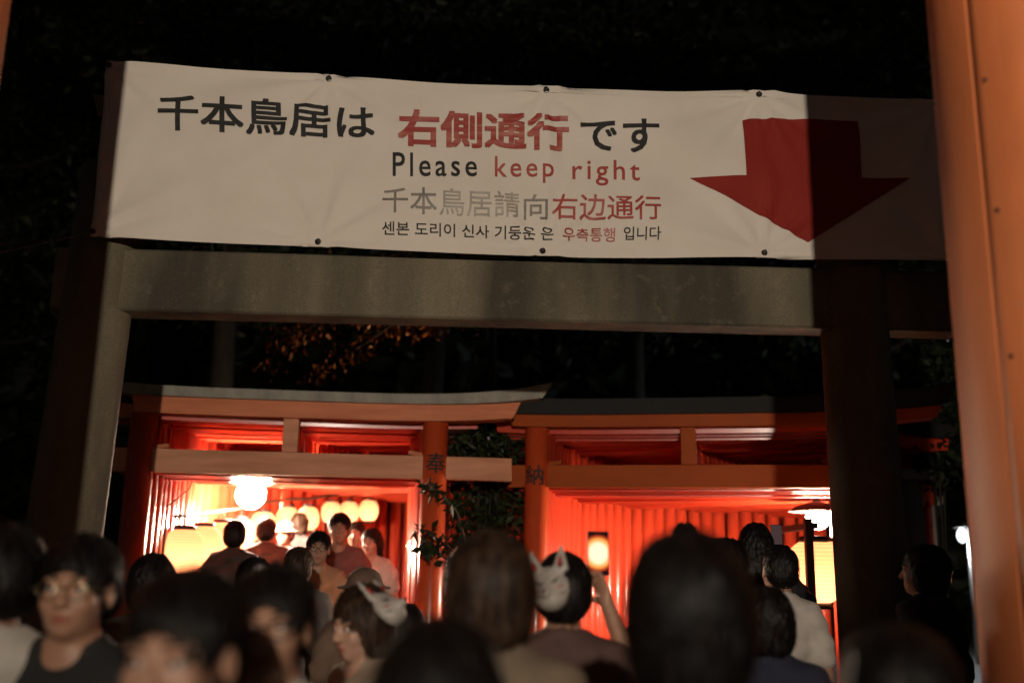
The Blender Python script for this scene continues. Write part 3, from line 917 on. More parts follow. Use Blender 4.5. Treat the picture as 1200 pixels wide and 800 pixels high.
# the lit maple over the left gate
mp = at(575, 500, 12.2)
mg = empty('maple_tree', (mp.x, mp.y, gz(mp.x, mp.y)), label='maple with lit orange leaves hanging over the left tunnel', cat='tree')
base = Vector((mp.x, mp.y, gz(mp.x, mp.y)))
spine = [base, at(577, 440, 12.2), at(577, 390, 12.2), at(566, 340, 12.1), at(550, 250, 12.0)]
V, Fc = tube_pts([q - base for q in spine], [0.07, 0.055, 0.045, 0.04, 0.02], 8)
tipsl = []
MB_ = [[(572, 372), (520, 366), (470, 372), (430, 380)], [(575, 380), (500, 372), (430, 366), (370, 378), (340, 396)], [(572, 365), (480, 345), (420, 330), (400, 305)],
       [(470, 372), (430, 400), (390, 425), (365, 444)], [(500, 350), (500, 320), (470, 300)], [(370, 378), (330, 398), (310, 430)], [(520, 366), (505, 380), (495, 386)]]
for br in MB_:
    pts = [at(px, py, 11.2 + random.uniform(-.3, .3)) - base for px, py in br]
    v2, f2 = tube_pts(pts, np.linspace(0.02, 0.006, len(pts)), 5); o = len(V); V += v2; Fc += [tuple(i + o for i in f) for f in f2]
    for a, b in zip(pts[:-1], pts[1:]):
        for t in np.linspace(0, 1, 8):
            tipsl.append(a.lerp(b, t))
link('trunk', mesh_np('trunk', V, Fc), M['bark'], mg)
T = np.array([tuple(t) for t in tipsl]); nL = 1000
C = T[rng.integers(0, len(T), nL)] + rng.normal(scale=(0.10, 0.2, 0.07), size=(nL, 3))
link('crown', leaf_cloud('crown', C, 0.085, droop=0.9), M['leaf_maple_lit'], mg)

# an added, unseen spotlight on the maple's trunk that brightens its leaves
ul = at(571, 478, 11.95)
ug = empty('added_spotlight', ul, label='added unseen spotlight on the maple trunk, put in to brighten the leaves', cat='lamp')
link('clip', box_mesh('clip', 0.05, 0.14, 0.03, 0.006, (0.02, 0.10, 0)), M['black_paint'], ug)
aim = at(420, 385, 11.2) - ul
hq = aim.to_track_quat('Z', 'Y').to_euler()
h_ = link('housing', lathe('housing', [(0.03, -0.05), (0.05, -0.03), (0.055, 0.05)], 18), M['black_paint'], ug); h_.rotation_euler = hq
h_ = link('lens', lathe('lens', [(0.048, 0.046), (0.048, 0.052)], 18), emit('spot_lens', (1.0, 0.55, 0.25), 6.0), ug); h_.rotation_euler = hq
l = bpy.data.lights.new('spot_beam', 'SPOT'); l.energy = 62; l.color = (1.0, 0.56, 0.26); l.spot_size = R(56); l.spot_blend = 0.7; l.shadow_soft_size = 0.04
lo = bpy.data.objects.new('spot_beam', l); COL.objects.link(lo); lo.parent = ug; lo.location = aim.normalized() * 0.07
lo.rotation_euler = aim.to_track_quat('-Z', 'Y').to_euler()

# shrub between the two tunnels
def shrub(name, pxs, base_px, Y, nleaf, size, m, label, spread):
    b = at(base_px, 700, Y); b.z = gz(b.x, b.y)
    g = empty(name, b, label=label, cat='shrub')
    V, Fc, tp = [], [], []
    for br in pxs:
        pts = [Vector((0, 0, 0))] + [at(px, py, Y + dy) - b for px, py, dy in br]
        # stem rises from the ground first
        v2, f2 = tube_pts(pts, np.linspace(0.014, 0.004, len(pts)), 6); o = len(V); V += v2; Fc += [tuple(i + o for i in f) for f in f2]
        for a, c in zip(pts[1:-1], pts[2:]):
            for t in np.linspace(0, 1, 10): tp.append(a.lerp(c, t))
    link('stem', mesh_np('stem', V, Fc), M['bark'], g)
    T = np.array([tuple(t) for t in tp])
    C = T[rng.integers(0, len(T), nleaf)] + rng.normal(scale=spread, size=(nleaf, 3))
    link('foliage', leaf_cloud('foliage', C, size), m, g)
    return g
shrub('shrub', [[(570, 640, .2), (560, 560, .3), (540, 510, .3)], [(575, 640, .1), (590, 560, .2), (600, 505, .3)], [(560, 650, 0), (545, 600, .1), (530, 560, .2)], [(580, 640, .1), (600, 600, .1), (605, 560, .1)],
                [(570, 650, .3), (575, 590, .4), (565, 520, .5)], [(560, 640, .3), (550, 650, .1), (540, 690, .1)], [(580, 640, .3), (590, 670, .1), (600, 700, .1)], [(570, 560, .1), (568, 520, .1), (555, 505, .1)], [(575, 560, .1), (585, 520, .1), (598, 510, .1)], [(560, 560, 0), (545, 530, 0), (535, 515, 0)]], 570, 8.9, 3300, 0.085, M['leaf_green'],
      'dark leafy shrub between the two tunnel mouths', (0.10, 0.16, 0.10))
shrub('shrub', [[(545, 660, .0), (525, 640, -.1), (500, 622, -.15), (486, 618, -.2)], [(545, 680, 0), (525, 655, -.1), (505, 645, -.15), (496, 642, -.2)], [(550, 650, 0), (535, 600, -.05), (515, 575, -.1), (492, 566, -.1)]], 552, 8.05, 120, 0.105, M['leaf_dark'],
      'leafy twigs reaching across the pillar of the left front gate', (0.025, 0.03, 0.02))
shrub('shrub', [[(1100, 540, .0), (1098, 470, .0), (1090, 400, .1)], [(1105, 540, .2), (1108, 480, .2), (1100, 420, .2)], [(1095, 560, 0), (1085, 500, .2), (1075, 450, .3)]], 1104, 9.6, 1500, 0.11, M['leaf_dark'],
      'dark leafy shrub beside the big orange pillar on the right', (0.12, 0.14, 0.14))

# ================================================================== things at the far right
M['post_cold_lit'] = mat('post_cold_lit', (0.16, 0.14, 0.135), 0.5, (0.22, 0.19, 0.18), 6, 0.1, 30, stretch=(1, 1, 0.2))  # grey stands for cold light falling on the tunnel's outer posts
def pole_gate(px, Y, h, label, cx):
    p = at(px, 662, Y); g0 = gz(p.x, p.y)
    g = empty('tunnel_post', (p.x, p.y, g0), label=label, cat='post')
    link('pillar', lathe('pillar', [(0.12, 0), (0.115, h * .5), (0.11, h)], 24), M['post_cold_lit'], g)
    link('base_band', lathe('base_band', [(0.128, 0), (0.126, 0.33), (0.118, 0.335)], 24), M['black_paint'], g)
    link('cap', box_mesh('cap', 0.36, 0.26, 0.10, 0.01, (0, 0, h + 0.052)), M['post_cold_lit'], g)
    return g
pole_gate(1072, 9.6, 2.35, 'slim tunnel post right of the stone pillar, cold light painted in as grey', 0)
pole_gate(1091, 12.6, 2.45, 'tunnel post just left of the big orange pillar, cold light painted in as grey', 0)
# a far lamp that lights the paving there
fl = at(1127, 622, 19.0)
fg = empty('street_lamp', (fl.x, fl.y, 0), label='cool white lamp far off beside the big orange pillar', cat='lamp')
link('pole', lathe('pole', [(0.05, 0), (0.035, fl.z)], 12), M['pole_metal'], fg, (0.12, 0, 0))
link('shade', lathe('shade', [(0.02, 0.16), (0.14, 0.08), (0.15, 0.05)], 20), M['black_paint'], fg, (0, 0, fl.z))
link('arm', tube('arm', [(0.12, 0, fl.z - 0.02), (0.12, 0, fl.z + 0.14), (0, 0, fl.z + 0.15)], 0.015, 6), M['pole_metal'], fg)
bm = bmesh.new(); bmesh.ops.create_uvsphere(bm, u_segments=16, v_segments=10, radius=0.09)
for v in bm.verts: v.co.z *= 1.5
link('bulb', bm_mesh('bulb', bm, True), emit('cool_bulb', (0.8, 0.9, 1.0), 3.0), fg, (0, 0, fl.z - 0.08))
l = bpy.data.lights.new('lamp_light', 'POINT'); l.energy = 260; l.color = (0.85, 0.92, 1.0); l.shadow_soft_size = 0.1
lo = bpy.data.objects.new('lamp_light', l); COL.objects.link(lo); lo.parent = fg; lo.location = (-0.05, -0.12, fl.z - 0.1)

#PEOPLE#
# ================================================================== people: one continuous body each, from a signed distance field
class Field:
    def __init__(self): self.ops = []
    def add(self, fn, lo, hi, k=0.02, op='u'): self.ops.append((fn, np.array(lo, float), np.array(hi, float), k, op)); return self
    def cap(self, a, b, ra, rb=None, k=0.02, op='u', T=None):
        rb = ra if rb is None else rb
        a = np.array(a, float); b = np.array(b, float)
        if T is not None: a, b = T(a), T(b)
        d = b - a; dd = float(d @ d) + 1e-12
        def fn(x, y, z):
            px, py, pz = x - a[0], y - a[1], z - a[2]
            t = np.clip((px * d[0] + py * d[1] + pz * d[2]) / dd, 0, 1)
            return np.sqrt((px - t * d[0]) ** 2 + (py - t * d[1]) ** 2 + (pz - t * d[2]) ** 2) - (ra + (rb - ra) * t)
        r = max(ra, rb)
        return self.add(fn, np.minimum(a, b) - r, np.maximum(a, b) + r, k, op)
    def ell(self, c, r, k=0.02, op='u', rot=None, T=None):
        c = np.array(c, float); r = np.array(r, float)
        Rm = np.eye(3) if rot is None else np.array(rot)
        if T is not None:
            Rm = T.R @ Rm; c = T(c)
        Ri = Rm.T
        def fn(x, y, z):
            px, py, pz = x - c[0], y - c[1], z - c[2]
            a = Ri[0, 0] * px + Ri[0, 1] * py + Ri[0, 2] * pz
            b = Ri[1, 0] * px + Ri[1, 1] * py + Ri[1, 2] * pz
            e = Ri[2, 0] * px + Ri[2, 1] * py + Ri[2, 2] * pz
            k0 = np.sqrt((a / r[0]) ** 2 + (b / r[1]) ** 2 + (e / r[2]) ** 2)
            k1 = np.sqrt((a / r[0] ** 2) ** 2 + (b / r[1] ** 2) ** 2 + (e / r[2] ** 2) ** 2) + 1e-9
            return k0 * (k0 - 1) / k1
        m = float(r.max())
        return self.add(fn, c - m, c + m, k, op)
    def grid(self, xs, ys, zs, off=0.0):
        V = np.full((len(xs), len(ys), len(zs)), 0.2, np.float32)
        for fn, lo, hi, k, op in self.ops:
            mg = 0.06 + abs(off)
            i0, i1 = np.searchsorted(xs, lo[0] - mg), np.searchsorted(xs, hi[0] + mg)
            j0, j1 = np.searchsorted(ys, lo[1] - mg), np.searchsorted(ys, hi[1] + mg)
            k0, k1 = np.searchsorted(zs, lo[2] - mg), np.searchsorted(zs, hi[2] + mg)
            if i1 <= i0 or j1 <= j0 or k1 <= k0: continue
            X = xs[i0:i1, None, None]; Y = ys[None, j0:j1, None]; Z = zs[None, None, k0:k1]
            d = fn(X, Y, Z)
            S = V[i0:i1, j0:j1, k0:k1]
            if op == 'u':
                h = np.maximum(k - np.abs(S - d), 0) / k
                V[i0:i1, j0:j1, k0:k1] = np.minimum(S, d) - h * h * k * 0.25
            else:
                d = -d
                h = np.maximum(k - np.abs(S - d), 0) / k
                V[i0:i1, j0:j1, k0:k1] = np.maximum(S, d) + h * h * k * 0.25
        return V - off
    def at_points(self, P):
        v = np.full(len(P), 0.2)
        for fn, lo, hi, k, op in self.ops:
            d = fn(P[:, 0], P[:, 1], P[:, 2])
            if op == 'u':
                h = np.maximum(k - np.abs(v - d), 0) / k; v = np.minimum(v, d) - h * h * k * 0.25
            else:
                d = -d; h = np.maximum(k - np.abs(v - d), 0) / k; v = np.maximum(v, d) + h * h * k * 0.25
        return v

def nets(V, xs, ys, zs):
    """surface nets on a rectilinear grid -> verts, quads"""
    S = V < 0
    nx, ny, nz = V.shape
    acc = np.zeros((nx - 1, ny - 1, nz - 1, 3), np.float32); cnt = np.zeros((nx - 1, ny - 1, nz - 1), np.float32)
    ax = (xs, ys, zs)
    for axis in range(3):
        a = [slice(None)] * 3; b = [slice(None)] * 3
        a[axis] = slice(0, -1); b[axis] = slice(1, None)
        Va, Vb = V[tuple(a)], V[tuple(b)]
        cross = S[tuple(a)] != S[tuple(b)]
        idx = np.nonzero(cross)
        if len(idx[0]) == 0: return np.zeros((0, 3)), np.zeros((0, 4), int)
        va, vb = Va[idx], Vb[idx]
        t = va / (va - vb)
        P = np.empty((len(t), 3), np.float32)
        for q in range(3):
            c = ax[q][idx[q]]
            if q == axis: c = c + t * (ax[q][idx[q] + 1] - c)
            P[:, q] = c
        o = [q for q in range(3) if q != axis]
        for da in (0, 1):
            for db in (0, 1):
                ii = [i.copy() for i in idx]; ii[o[0]] = ii[o[0]] - da; ii[o[1]] = ii[o[1]] - db
                ok = (ii[0] >= 0) & (ii[1] >= 0) & (ii[2] >= 0) & (ii[0] < nx - 1) & (ii[1] < ny - 1) & (ii[2] < nz - 1)
                f = (ii[0][ok], ii[1][ok], ii[2][ok])
                np.add.at(acc, f, P[ok]); np.add.at(cnt, f, 1)
    used = cnt > 0
    vid = -np.ones(cnt.shape, np.int64); vid[used] = np.arange(used.sum())
    verts = acc[used] / cnt[used][:, None]
    quads = []
    for axis in range(3):
        a = [slice(None)] * 3; b = [slice(None)] * 3
        a[axis] = slice(0, -1); b[axis] = slice(1, None)
        sa, sb = S[tuple(a)], S[tuple(b)]
        o = [q for q in range(3) if q != axis]
        for flip in (0, 1):
            idx = np.nonzero((sa & ~sb) if flip == 0 else (~sa & sb))
            ok = np.ones(len(idx[0]), bool)
            for q in o: ok &= (idx[q] >= 1) & (idx[q] < V.shape[q] - 1)
            idx = [i[ok] for i in idx]
            def c(d0, d1):
                ii = [i.copy() for i in idx]; ii[o[0]] -= d0; ii[o[1]] -= d1
                return vid[tuple(ii)]
            q4 = [c(1, 1), c(0, 1), c(0, 0), c(1, 0)]
            if (flip == 1) != (axis == 1): q4 = q4[::-1]
            quads.append(np.stack(q4, 1))
    return verts, np.concatenate(quads, 0)

def axis_grid(lo, hi, fine, coarse, zones):
    out = [lo]
    while out[-1] < hi:
        x = out[-1]
        f = any(a <= x < b for a, b in zones)
        out.append(x + (fine if f else coarse))
    return np.array(out, np.float64)

class HeadT:
    """turn and nod of the head about the neck"""
    def __init__(self, yaw, nod, piv=(0, -0.01, 1.47)):
        cy, sy = math.cos(yaw), math.sin(yaw); cp, sp = math.cos(nod), math.sin(nod)
        self.R = np.array([[cy, -sy, 0], [sy, cy, 0], [0, 0, 1]]) @ np.array([[1, 0, 0], [0, cp, -sp], [0, sp, cp]])
        self.piv = np.array(piv)
    def __call__(self, p): return self.R @ (np.asarray(p, float) - self.piv) + self.piv
    def inv(self, P): return (P - self.piv) @ self.R + self.piv

def head_field(F, T):
    F.ell((0, -0.018, 1.630), (0.076, 0.094, 0.090), T=T)
    F.ell((0, 0.026, 1.585), (0.064, 0.070, 0.088), 0.03, T=T)
    F.ell((0, 0.044, 1.532), (0.046, 0.046, 0.040), 0.03, T=T)
    F.ell((0, 0.072, 1.512), (0.020, 0.018, 0.018), 0.02, T=T)
    for s in (-1, 1):
        F.ell((s * 0.040, 0.062, 1.572), (0.022, 0.024, 0.024), 0.02, T=T)          # cheek
        F.ell((s * 0.029, 0.083, 1.628), (0.023, 0.011, 0.008), 0.012, T=T)         # brow
        F.ell((s * 0.031, 0.100, 1.606), (0.016, 0.013, 0.011), 0.012, 's', T=T)    # socket
        F.ell((s * 0.080, -0.008, 1.590), (0.008, 0.019, 0.032), 0.010, T=T)        # ear
        F.ell((s * 0.088, 0.000, 1.592), (0.006, 0.009, 0.018), 0.006, 's', T=T)
        F.ell((s * 0.011, 0.106, 1.571), (0.008, 0.009, 0.008), 0.008, T=T)         # nostril wing
    F.cap((0, 0.090, 1.615), (0, 0.112, 1.577), 0.007, 0.011, 0.014, T=T)
    F.ell((0, 0.091, 1.542), (0.022, 0.010, 0.006), 0.006, T=T)
    F.ell((0, 0.088, 1.531), (0.018, 0.010, 0.007), 0.006, T=T)
    F.ell((0, 0.101, 1.5365), (0.022, 0.006, 0.0016), 0.003, 's', T=T)
    return F

ARMS = {
    'down': (((0.235, -0.035, 1.10), (0.255, 0.06, 0.87)), ((0.235, -0.035, 1.10), (0.255, 0.06, 0.87))),
    'bent': (((0.225, -0.05, 1.10), (0.13, 0.17, 1.08)), ((0.225, -0.05, 1.10), (0.12, 0.18, 1.12))),
    'phone': (((0.235, -0.035, 1.10), (0.255, 0.06, 0.87)), ((0.250, 0.24, 1.33), (0.165, 0.30, 1.56))),
    'phone_high': (((0.235, -0.035, 1.10), (0.255, 0.06, 0.87)), ((0.27, 0.15, 1.29), (0.13, 0.27, 1.52))),
}
def limbs(F, arms, grow=0.0, part='all', long_sleeve=True):
    """arms and legs; left is -x"""
    (eL, wL), (eR, wR) = ARMS[arms]
    for s, e, w in ((-1, eL, wL), (1, eR, wR)):
        sh = np.array((s * 0.172, -0.012, 1.372)); e = np.array((s * e[0], e[1], e[2])); w = np.array((s * w[0], w[1], w[2]))
        if part in ('all', 'top'):
            if part == 'top' and not long_sleeve:
                m = sh + (e - sh) * 0.62
                F.cap(sh, m, 0.056 + grow, 0.054 + grow * 1.6, 0.03)
            else:
                F.cap(sh, e, 0.054 + grow, 0.040 + grow, 0.03)
                w2 = w if part == 'all' else e + (w - e) * 0.93
                F.cap(e, w2, 0.040 + grow, 0.027 + grow, 0.02)
        if part in ('all', 'legs'):
            F.cap((s * 0.088, -0.005, 0.90), (s * 0.098, 0.018, 0.49), 0.082 + grow, 0.055 + grow, 0.03)
            F.cap((s * 0.098, 0.018, 0.49), (s * 0.098, -0.025, 0.10), 0.055 + grow, 0.038 + grow * 1.5, 0.03)
            if part == 'all':
                F.ell((s * 0.098, 0.035, 0.045), (0.038, 0.10, 0.038), 0.03)

def torso(F, g=0.0, w=1.0):
    F.ell((0, 0.0, 1.245), (0.160 * w + g, 0.105 + g, 0.185), 0.05)
    F.cap((-0.135 * w, -0.015, 1.372), (0.135 * w, -0.015, 1.372), 0.060 + g, None, 0.05)
    F.ell((0, 0.005, 1.05), (0.138 * w + g, 0.098 + g, 0.16), 0.05)
    F.ell((0, -0.008, 0.935), (0.162 + g, 0.112 + g, 0.12), 0.05)
    for s in (-1, 1):
        F.cap((0, -0.022, 1.452), (s * 0.125, -0.018, 1.395), 0.050 + g * .6, 0.046 + g, 0.05)

CACHE = {}
def body_mesh(arms, yaw, nod, q):
    key = ('body', arms, round(yaw, 2), round(nod, 2), q)
    if key in CACHE: return CACHE[key]
    T = HeadT(yaw, nod)
    F = Field()
    torso(F); limbs(F, arms)
    F.cap((0, -0.02, 1.40), T((0, -0.006, 1.535)), 0.058, 0.052, 0.04)
    head_field(F, T)
    fine, coarse = (0.0036, 0.014) if q == 2 else ((0.006, 0.016) if q == 1 else (0.010, 0.018))
    xs = axis_grid(-0.40, 0.40, fine, coarse, [(-0.115, 0.115)])
    ys = axis_grid(-0.22, 0.40, fine, coarse, [(-0.12, 0.15)])
    zs = axis_grid(-0.02, 1.76, fine, coarse, [(1.46, 1.74)])
    v, f = nets(F.grid(xs, ys, zs), xs, ys, zs)
    # lips are a shade redder: pigment by place on the face
    h = T.inv(v)
    lip = np.exp(-((h[:, 0] / 0.020) ** 4 + ((h[:, 2] - 1.5365) / 0.011) ** 4)) * (h[:, 1] > 0.07)
    # hands
    (eL, wL), (eR, wR) = ARMS[arms]
    parts = [(v, f)]
    for s, e, w in ((-1, eL, wL), (1, eR, wR)):
        hv, hf = hand_mesh(grip=(s == 1 and arms.startswith('phone')))
        e = np.array((s * e[0], e[1], e[2])); w = np.array((s * w[0], w[1], w[2]))
        d = (w - e) / np.linalg.norm(w - e)
        ref = np.array((-s, 0.3, 0.0)) if not (s == 1 and arms.startswith('phone')) else np.array((-0.9, -0.5, 0.1))
        n = ref - d * (ref @ d); n /= np.linalg.norm(n)          # palm normal
        t = np.cross(d, n) * (1 if s > 0 else 1)
        B = np.stack([t if s < 0 else t, n, d], 1)
        hv2 = hv.copy()
        # thumb side forward/up
        fwd = np.array((0, 1, 0.4))
        if (t @ fwd) < 0: hv2[:, 0] *= -1; flip = True
        else: flip = False
        hw = hv2 @ B.T + w
        hf2 = hf[:, ::-1] if (flip != (np.linalg.det(B) < 0)) else hf
        parts.append((hw, hf2))
    VV, FF, o = [], [], 0
    for a, b in parts: VV.append(a); FF.append(b + o); o += len(a)
    lip = np.concatenate([lip] + [np.zeros(len(p[0])) for p in parts[1:]])
    CACHE[key] = (np.concatenate(VV), np.concatenate(FF), lip, T)
    return CACHE[key]

def hand_mesh(grip=False):
    key = ('hand', grip)
    if key in CACHE: return CACHE[key]
    F = Field()
    F.cap((0, 0, -0.02), (0, 0, 0.02), 0.026, 0.026, 0.02)
    F.ell((0, 0, 0.055), (0.040, 0.015, 0.048), 0.02)
    curl = 1.15 if grip else 0.35
    for i, (x, L) in enumerate(((0.030, 0.068), (0.010, 0.076), (-0.011, 0.070), (-0.031, 0.054))):
        p = np.array((x, 0.0, 0.092 - abs(x) * 0.18)); a = 0.15 if not grip else 0.45
        for j, fr in enumerate((0.45, 0.32, 0.23)):
            d = np.array((x * 0.8 if j == 0 else 0, math.sin(a), math.cos(a))); d /= np.linalg.norm(d)
            q = p + d * L * fr
            F.cap(p, q, 0.0088 - j * 0.0008, 0.0084 - j * 0.0009, 0.004)
            p = q; a += curl * (0.8 if j == 0 else 0.7)
    p = np.array((0.026, 0.004, 0.022))
    for d, L in (((0.75, 0.25, 0.6), 0.040), ((0.45, 0.45, 0.75), 0.030), ((0.25, 0.5, 0.8), 0.024)):
        d = np.array(d); d /= np.linalg.norm(d); q = p + d * L
        F.cap(p, q, 0.0115, 0.0095, 0.008); p = q
    g = 0.0042
    xs = np.arange(-0.07, 0.10, g); ys = np.arange(-0.05, 0.10, g); zs = np.arange(-0.06, 0.19, g)
    CACHE[key] = nets(F.grid(xs, ys, zs), xs, ys, zs)
    return CACHE[key]

def wrinkle(v, amp, seed):
    a, b, c = v[:, 0], v[:, 1], v[:, 2]
    return amp * (np.sin(31 * c + 9 * a + 14 * np.sin(6 * a + seed) * 0.3 + seed) * 0.5 + np.sin(17 * a + 22 * c + 13 * b + 2.1 * seed) * 0.5 + 0.6 * np.sin(53 * c - 27 * a + 31 * b))

def top_mesh(arms, sleeve, hood, loose, q):
    key = ('top', arms, sleeve, hood, loose, q)
    if key in CACHE: return CACHE[key]
    F = Field(); g = 0.014 + loose
    torso(F, g); limbs(F, arms, 0.012 + loose * 0.8, 'top', sleeve == 'long')
    F.cap((0, 0.0, 0.83), (0, 0.0, 1.0), 0.13 + g, 0.12 + g, 0.06)
    if hood:
        F.ell((0, -0.075, 1.435), (0.105, 0.055, 0.05), 0.03)
        F.cap((-0.07, 0.02, 1.44), (0.07, 0.02, 1.44), 0.03, None, 0.03)
    F.cap((0, -0.03, 1.36), (0, 0.02, 1.62), 0.052, 0.075, 0.012, 's')            # neckline
    F.ell((0, 0.075, 1.462), (0.062, 0.05, 0.045), 0.012, 's')
    F.add(lambda x, y, z: (z - 0.80) + 0 * x + 0 * y, (-1, -1, 0.5), (1, 1, 0.80), 0.01, 's')
    c = 0.009 if q == 2 else (0.012 if q == 1 else 0.017)
    xs = np.arange(-0.42, 0.42, c); ys = np.arange(-0.25, 0.42, c); zs = np.arange(0.72, 1.56, c)
    v, f = nets(F.grid(xs, ys, zs), xs, ys, zs)
    v = v.copy(); w = wrinkle(v, 0.0085 + loose * 0.2, 1.3)
    cen = np.stack([v[:, 0] * 0.3, v[:, 1] * 0.1, v[:, 2]], 1); d = v - cen; d /= np.linalg.norm(d, axis=1)[:, None] + 1e-6
    v += d * w[:, None]
    CACHE[key] = (v, f); return CACHE[key]

def legs_mesh(q):
    key = ('legs', q)
    if key in CACHE: return CACHE[key]
    F = Field()
    F.ell((0, -0.008, 0.93), (0.170, 0.120, 0.115), 0.05)
    limbs(F, 'down', 0.013, 'legs')
    F.add(lambda x, y, z: (z - 0.075) + 0 * x + 0 * y, (-1, -1, -0.2), (1, 1, 0.075), 0.005, 's')
    c = 0.016 if q else 0.022
    xs = np.arange(-0.24, 0.25, c); ys = np.arange(-0.19, 0.20, c); zs = np.arange(0.0, 1.1, c)
    v, f = nets(F.grid(xs, ys, zs), xs, ys, zs)
    CACHE[key] = (v, f); return CACHE[key]

def shoe_mesh():
    if 'shoe' in CACHE: return CACHE['shoe']
    F = Field()
    F.ell((0, 0.035, 0.045), (0.048, 0.130, 0.045), 0.02); F.cap((0, -0.03, 0.05), (0, -0.03, 0.10), 0.048, 0.046, 0.03)
    F.add(lambda x, y, z: (z - 0.002) + 0 * x + 0 * y, (-1, -1, -0.2), (1, 1, 0.002), 0.004, 's')
    g = 0.012
    xs = np.arange(-0.08, 0.08, g); ys = np.arange(-0.13, 0.20, g); zs = np.arange(-0.03, 0.16, g)
    CACHE['shoe'] = nets(F.grid(xs, ys, zs), xs, ys, zs); return CACHE['shoe']

def hair_mesh(style, yaw, nod, q, seed=0):
    key = ('hair', style, round(yaw, 2), round(nod, 2), q, seed)
    if key in CACHE: return CACHE[key]
    T = HeadT(yaw, nod)
    def build(F, T):
        th = {'short': 0.014, 'bob': 0.018, 'long': 0.017, 'curly': 0.030, 'bun': 0.012, 'crop': 0.008}[style]
        F.ell((0, -0.022, 1.634), (0.077 + th, 0.096 + th, 0.091 + th), T=T)
        if style in ('short', 'crop'):
            F.ell((0, -0.060, 1.580), (0.066 + th, 0.048 + th, 0.062), 0.03, T=T)
        if style == 'curly':
            for k in range(26):
                a = k * 2.4; b = 0.25 + 0.028 * k
                F.ell((0.085 * math.sin(a) * math.sin(b * 1.6), -0.03 + 0.085 * math.cos(a) * math.sin(b * 1.6), 1.645 + 0.085 * math.cos(b * 1.6)), (0.036, 0.036, 0.036), 0.02, T=T)
        if style == 'bob':
            for s in (-1, 1): F.ell((s * 0.066, -0.02, 1.575), (0.030, 0.062, 0.085), 0.03, T=T)
            F.ell((0, -0.072, 1.565), (0.080, 0.045, 0.090), 0.03, T=T)
        if style == 'long':
            for s in (-1, 1): F.cap((s * 0.068, -0.015, 1.62), (s * 0.078, -0.045, 1.42), 0.030, 0.034, 0.03, T=T)
            F.cap((-0.035, -0.075, 1.60), (-0.04, -0.105, 1.30), 0.055, 0.045, 0.04, T=T)
            F.cap((0.035, -0.075, 1.60), (0.04, -0.105, 1.30), 0.055, 0.045, 0.04, T=T)
        if style == 'bun':
            F.ell((0, -0.055, 1.755), (0.048, 0.048, 0.040), 0.02, T=T)
            F.ell((0, -0.060, 1.580), (0.070, 0.045, 0.060), 0.03, T=T)
        # face opening
        F.ell((0, 0.118, 1.575), (0.066, 0.085, 0.088 if style != 'bob' else 0.080), 0.012, 's', T=T)
        if style in ('short', 'crop', 'curly', 'bun'):
            for s in (-1, 1): F.ell((s * 0.090, 0.012, 1.585), (0.034, 0.040, 0.045), 0.012, 's', T=T)
        return F
    F = build(Field(), T)
    F0 = F
    c = 0.0048 if q == 2 else (0.0075 if q == 1 else 0.011)
    xs = np.arange(-0.17, 0.17, c); ys = np.arange(-0.22, 0.16, c); zs = np.arange(1.20, 1.83, c)
    v, f = nets(F.grid(xs, ys, zs), xs, ys, zs)
    # strand-scale unevenness
    h = T.inv(v)
    ang = np.arctan2(h[:, 0], -(h[:, 1] + 0.03))
    u = -0.0065 * np.abs(np.sin(9.5 * ang + 2.5 * np.sin(21 * h[:, 2] + seed) + seed)) ** 6 + 0.0022 * np.sin(46 * ang + 6 * h[:, 2] * 7) + 0.0016 * np.sin(97 * ang + 11 * np.sin(14 * h[:, 2]))
    u += (0.008 if q == 2 else 0.005) * (np.sin(7 * ang + 31 * h[:, 2] + seed * 1.7) * 0.5 + np.sin(5 * ang - 43 * h[:, 2] + seed * 2.9) * 0.5)
    cen = T(np.array((0, -0.02, 1.60))); d = v - cen; d /= np.linalg.norm(d, axis=1)[:, None]
    v = v + d * u[:, None]
    # loose strands lying over the cap
    nst = {2: 2600, 1: 700, 0: 160}[q]
    crown = T(np.array((0.01, -0.045, 1.735)))
    src = v[rng.integers(0, len(v), nst)]
    hs = T.inv(src)
    P = src.copy(); VV, FF = [], []
    steps = 5; L = rng.uniform(0.010, 0.020, nst)
    if style == 'curly': L *= 0.8
    wdt = 0.0017 if q == 2 else (0.0018 if q == 1 else 0.003)
    pts = [P.copy()]
    fly = np.where(rng.random(nst) < 0.16, rng.uniform(0.001, 0.006, nst), 0.0)
    rnd = rng.normal(scale=0.35 if style != 'curly' else 1.2, size=(nst, 3))
    for s in range(steps):
        e = 1e-3
        g = np.stack([F0.at_points(P + np.array([e, 0, 0])) - F0.at_points(P - np.array([e, 0, 0])),
                      F0.at_points(P + np.array([0, e, 0])) - F0.at_points(P - np.array([0, e, 0])),
                      F0.at_points(P + np.array([0, 0, e])) - F0.at_points(P - np.array([0, 0, e]))], 1)
        g /= np.linalg.norm(g, axis=1)[:, None] + 1e-9
        fl = (P - crown); fl /= np.linalg.norm(fl, axis=1)[:, None] + 1e-9
        fl[:, 2] -= 0.5; fl += rnd * 0.6
        tng = fl - g * (fl * g).sum(1)[:, None]; tng /= np.linalg.norm(tng, axis=1)[:, None] + 1e-9
        P = P + tng * L[:, None]
        dist = F0.at_points(P)
        P = P + g * (0.0035 + 0.0010 * s - dist)[:, None] * (0.9 if s < steps - 1 else 0.25)
        if s >= 2: P = P + g * (fly * (s - 1))[:, None]
        pts.append(P.copy())
    pts = np.stack(pts, 1)                     # nst, steps+1, 3
    sd = np.cross(pts[:, -1] - pts[:, 0], (pts[:, 0] - cen)); sd /= np.linalg.norm(sd, axis=1)[:, None] + 1e-9
    tw = np.linspace(1, 0.25, steps + 1)[None, :, None] * wdt
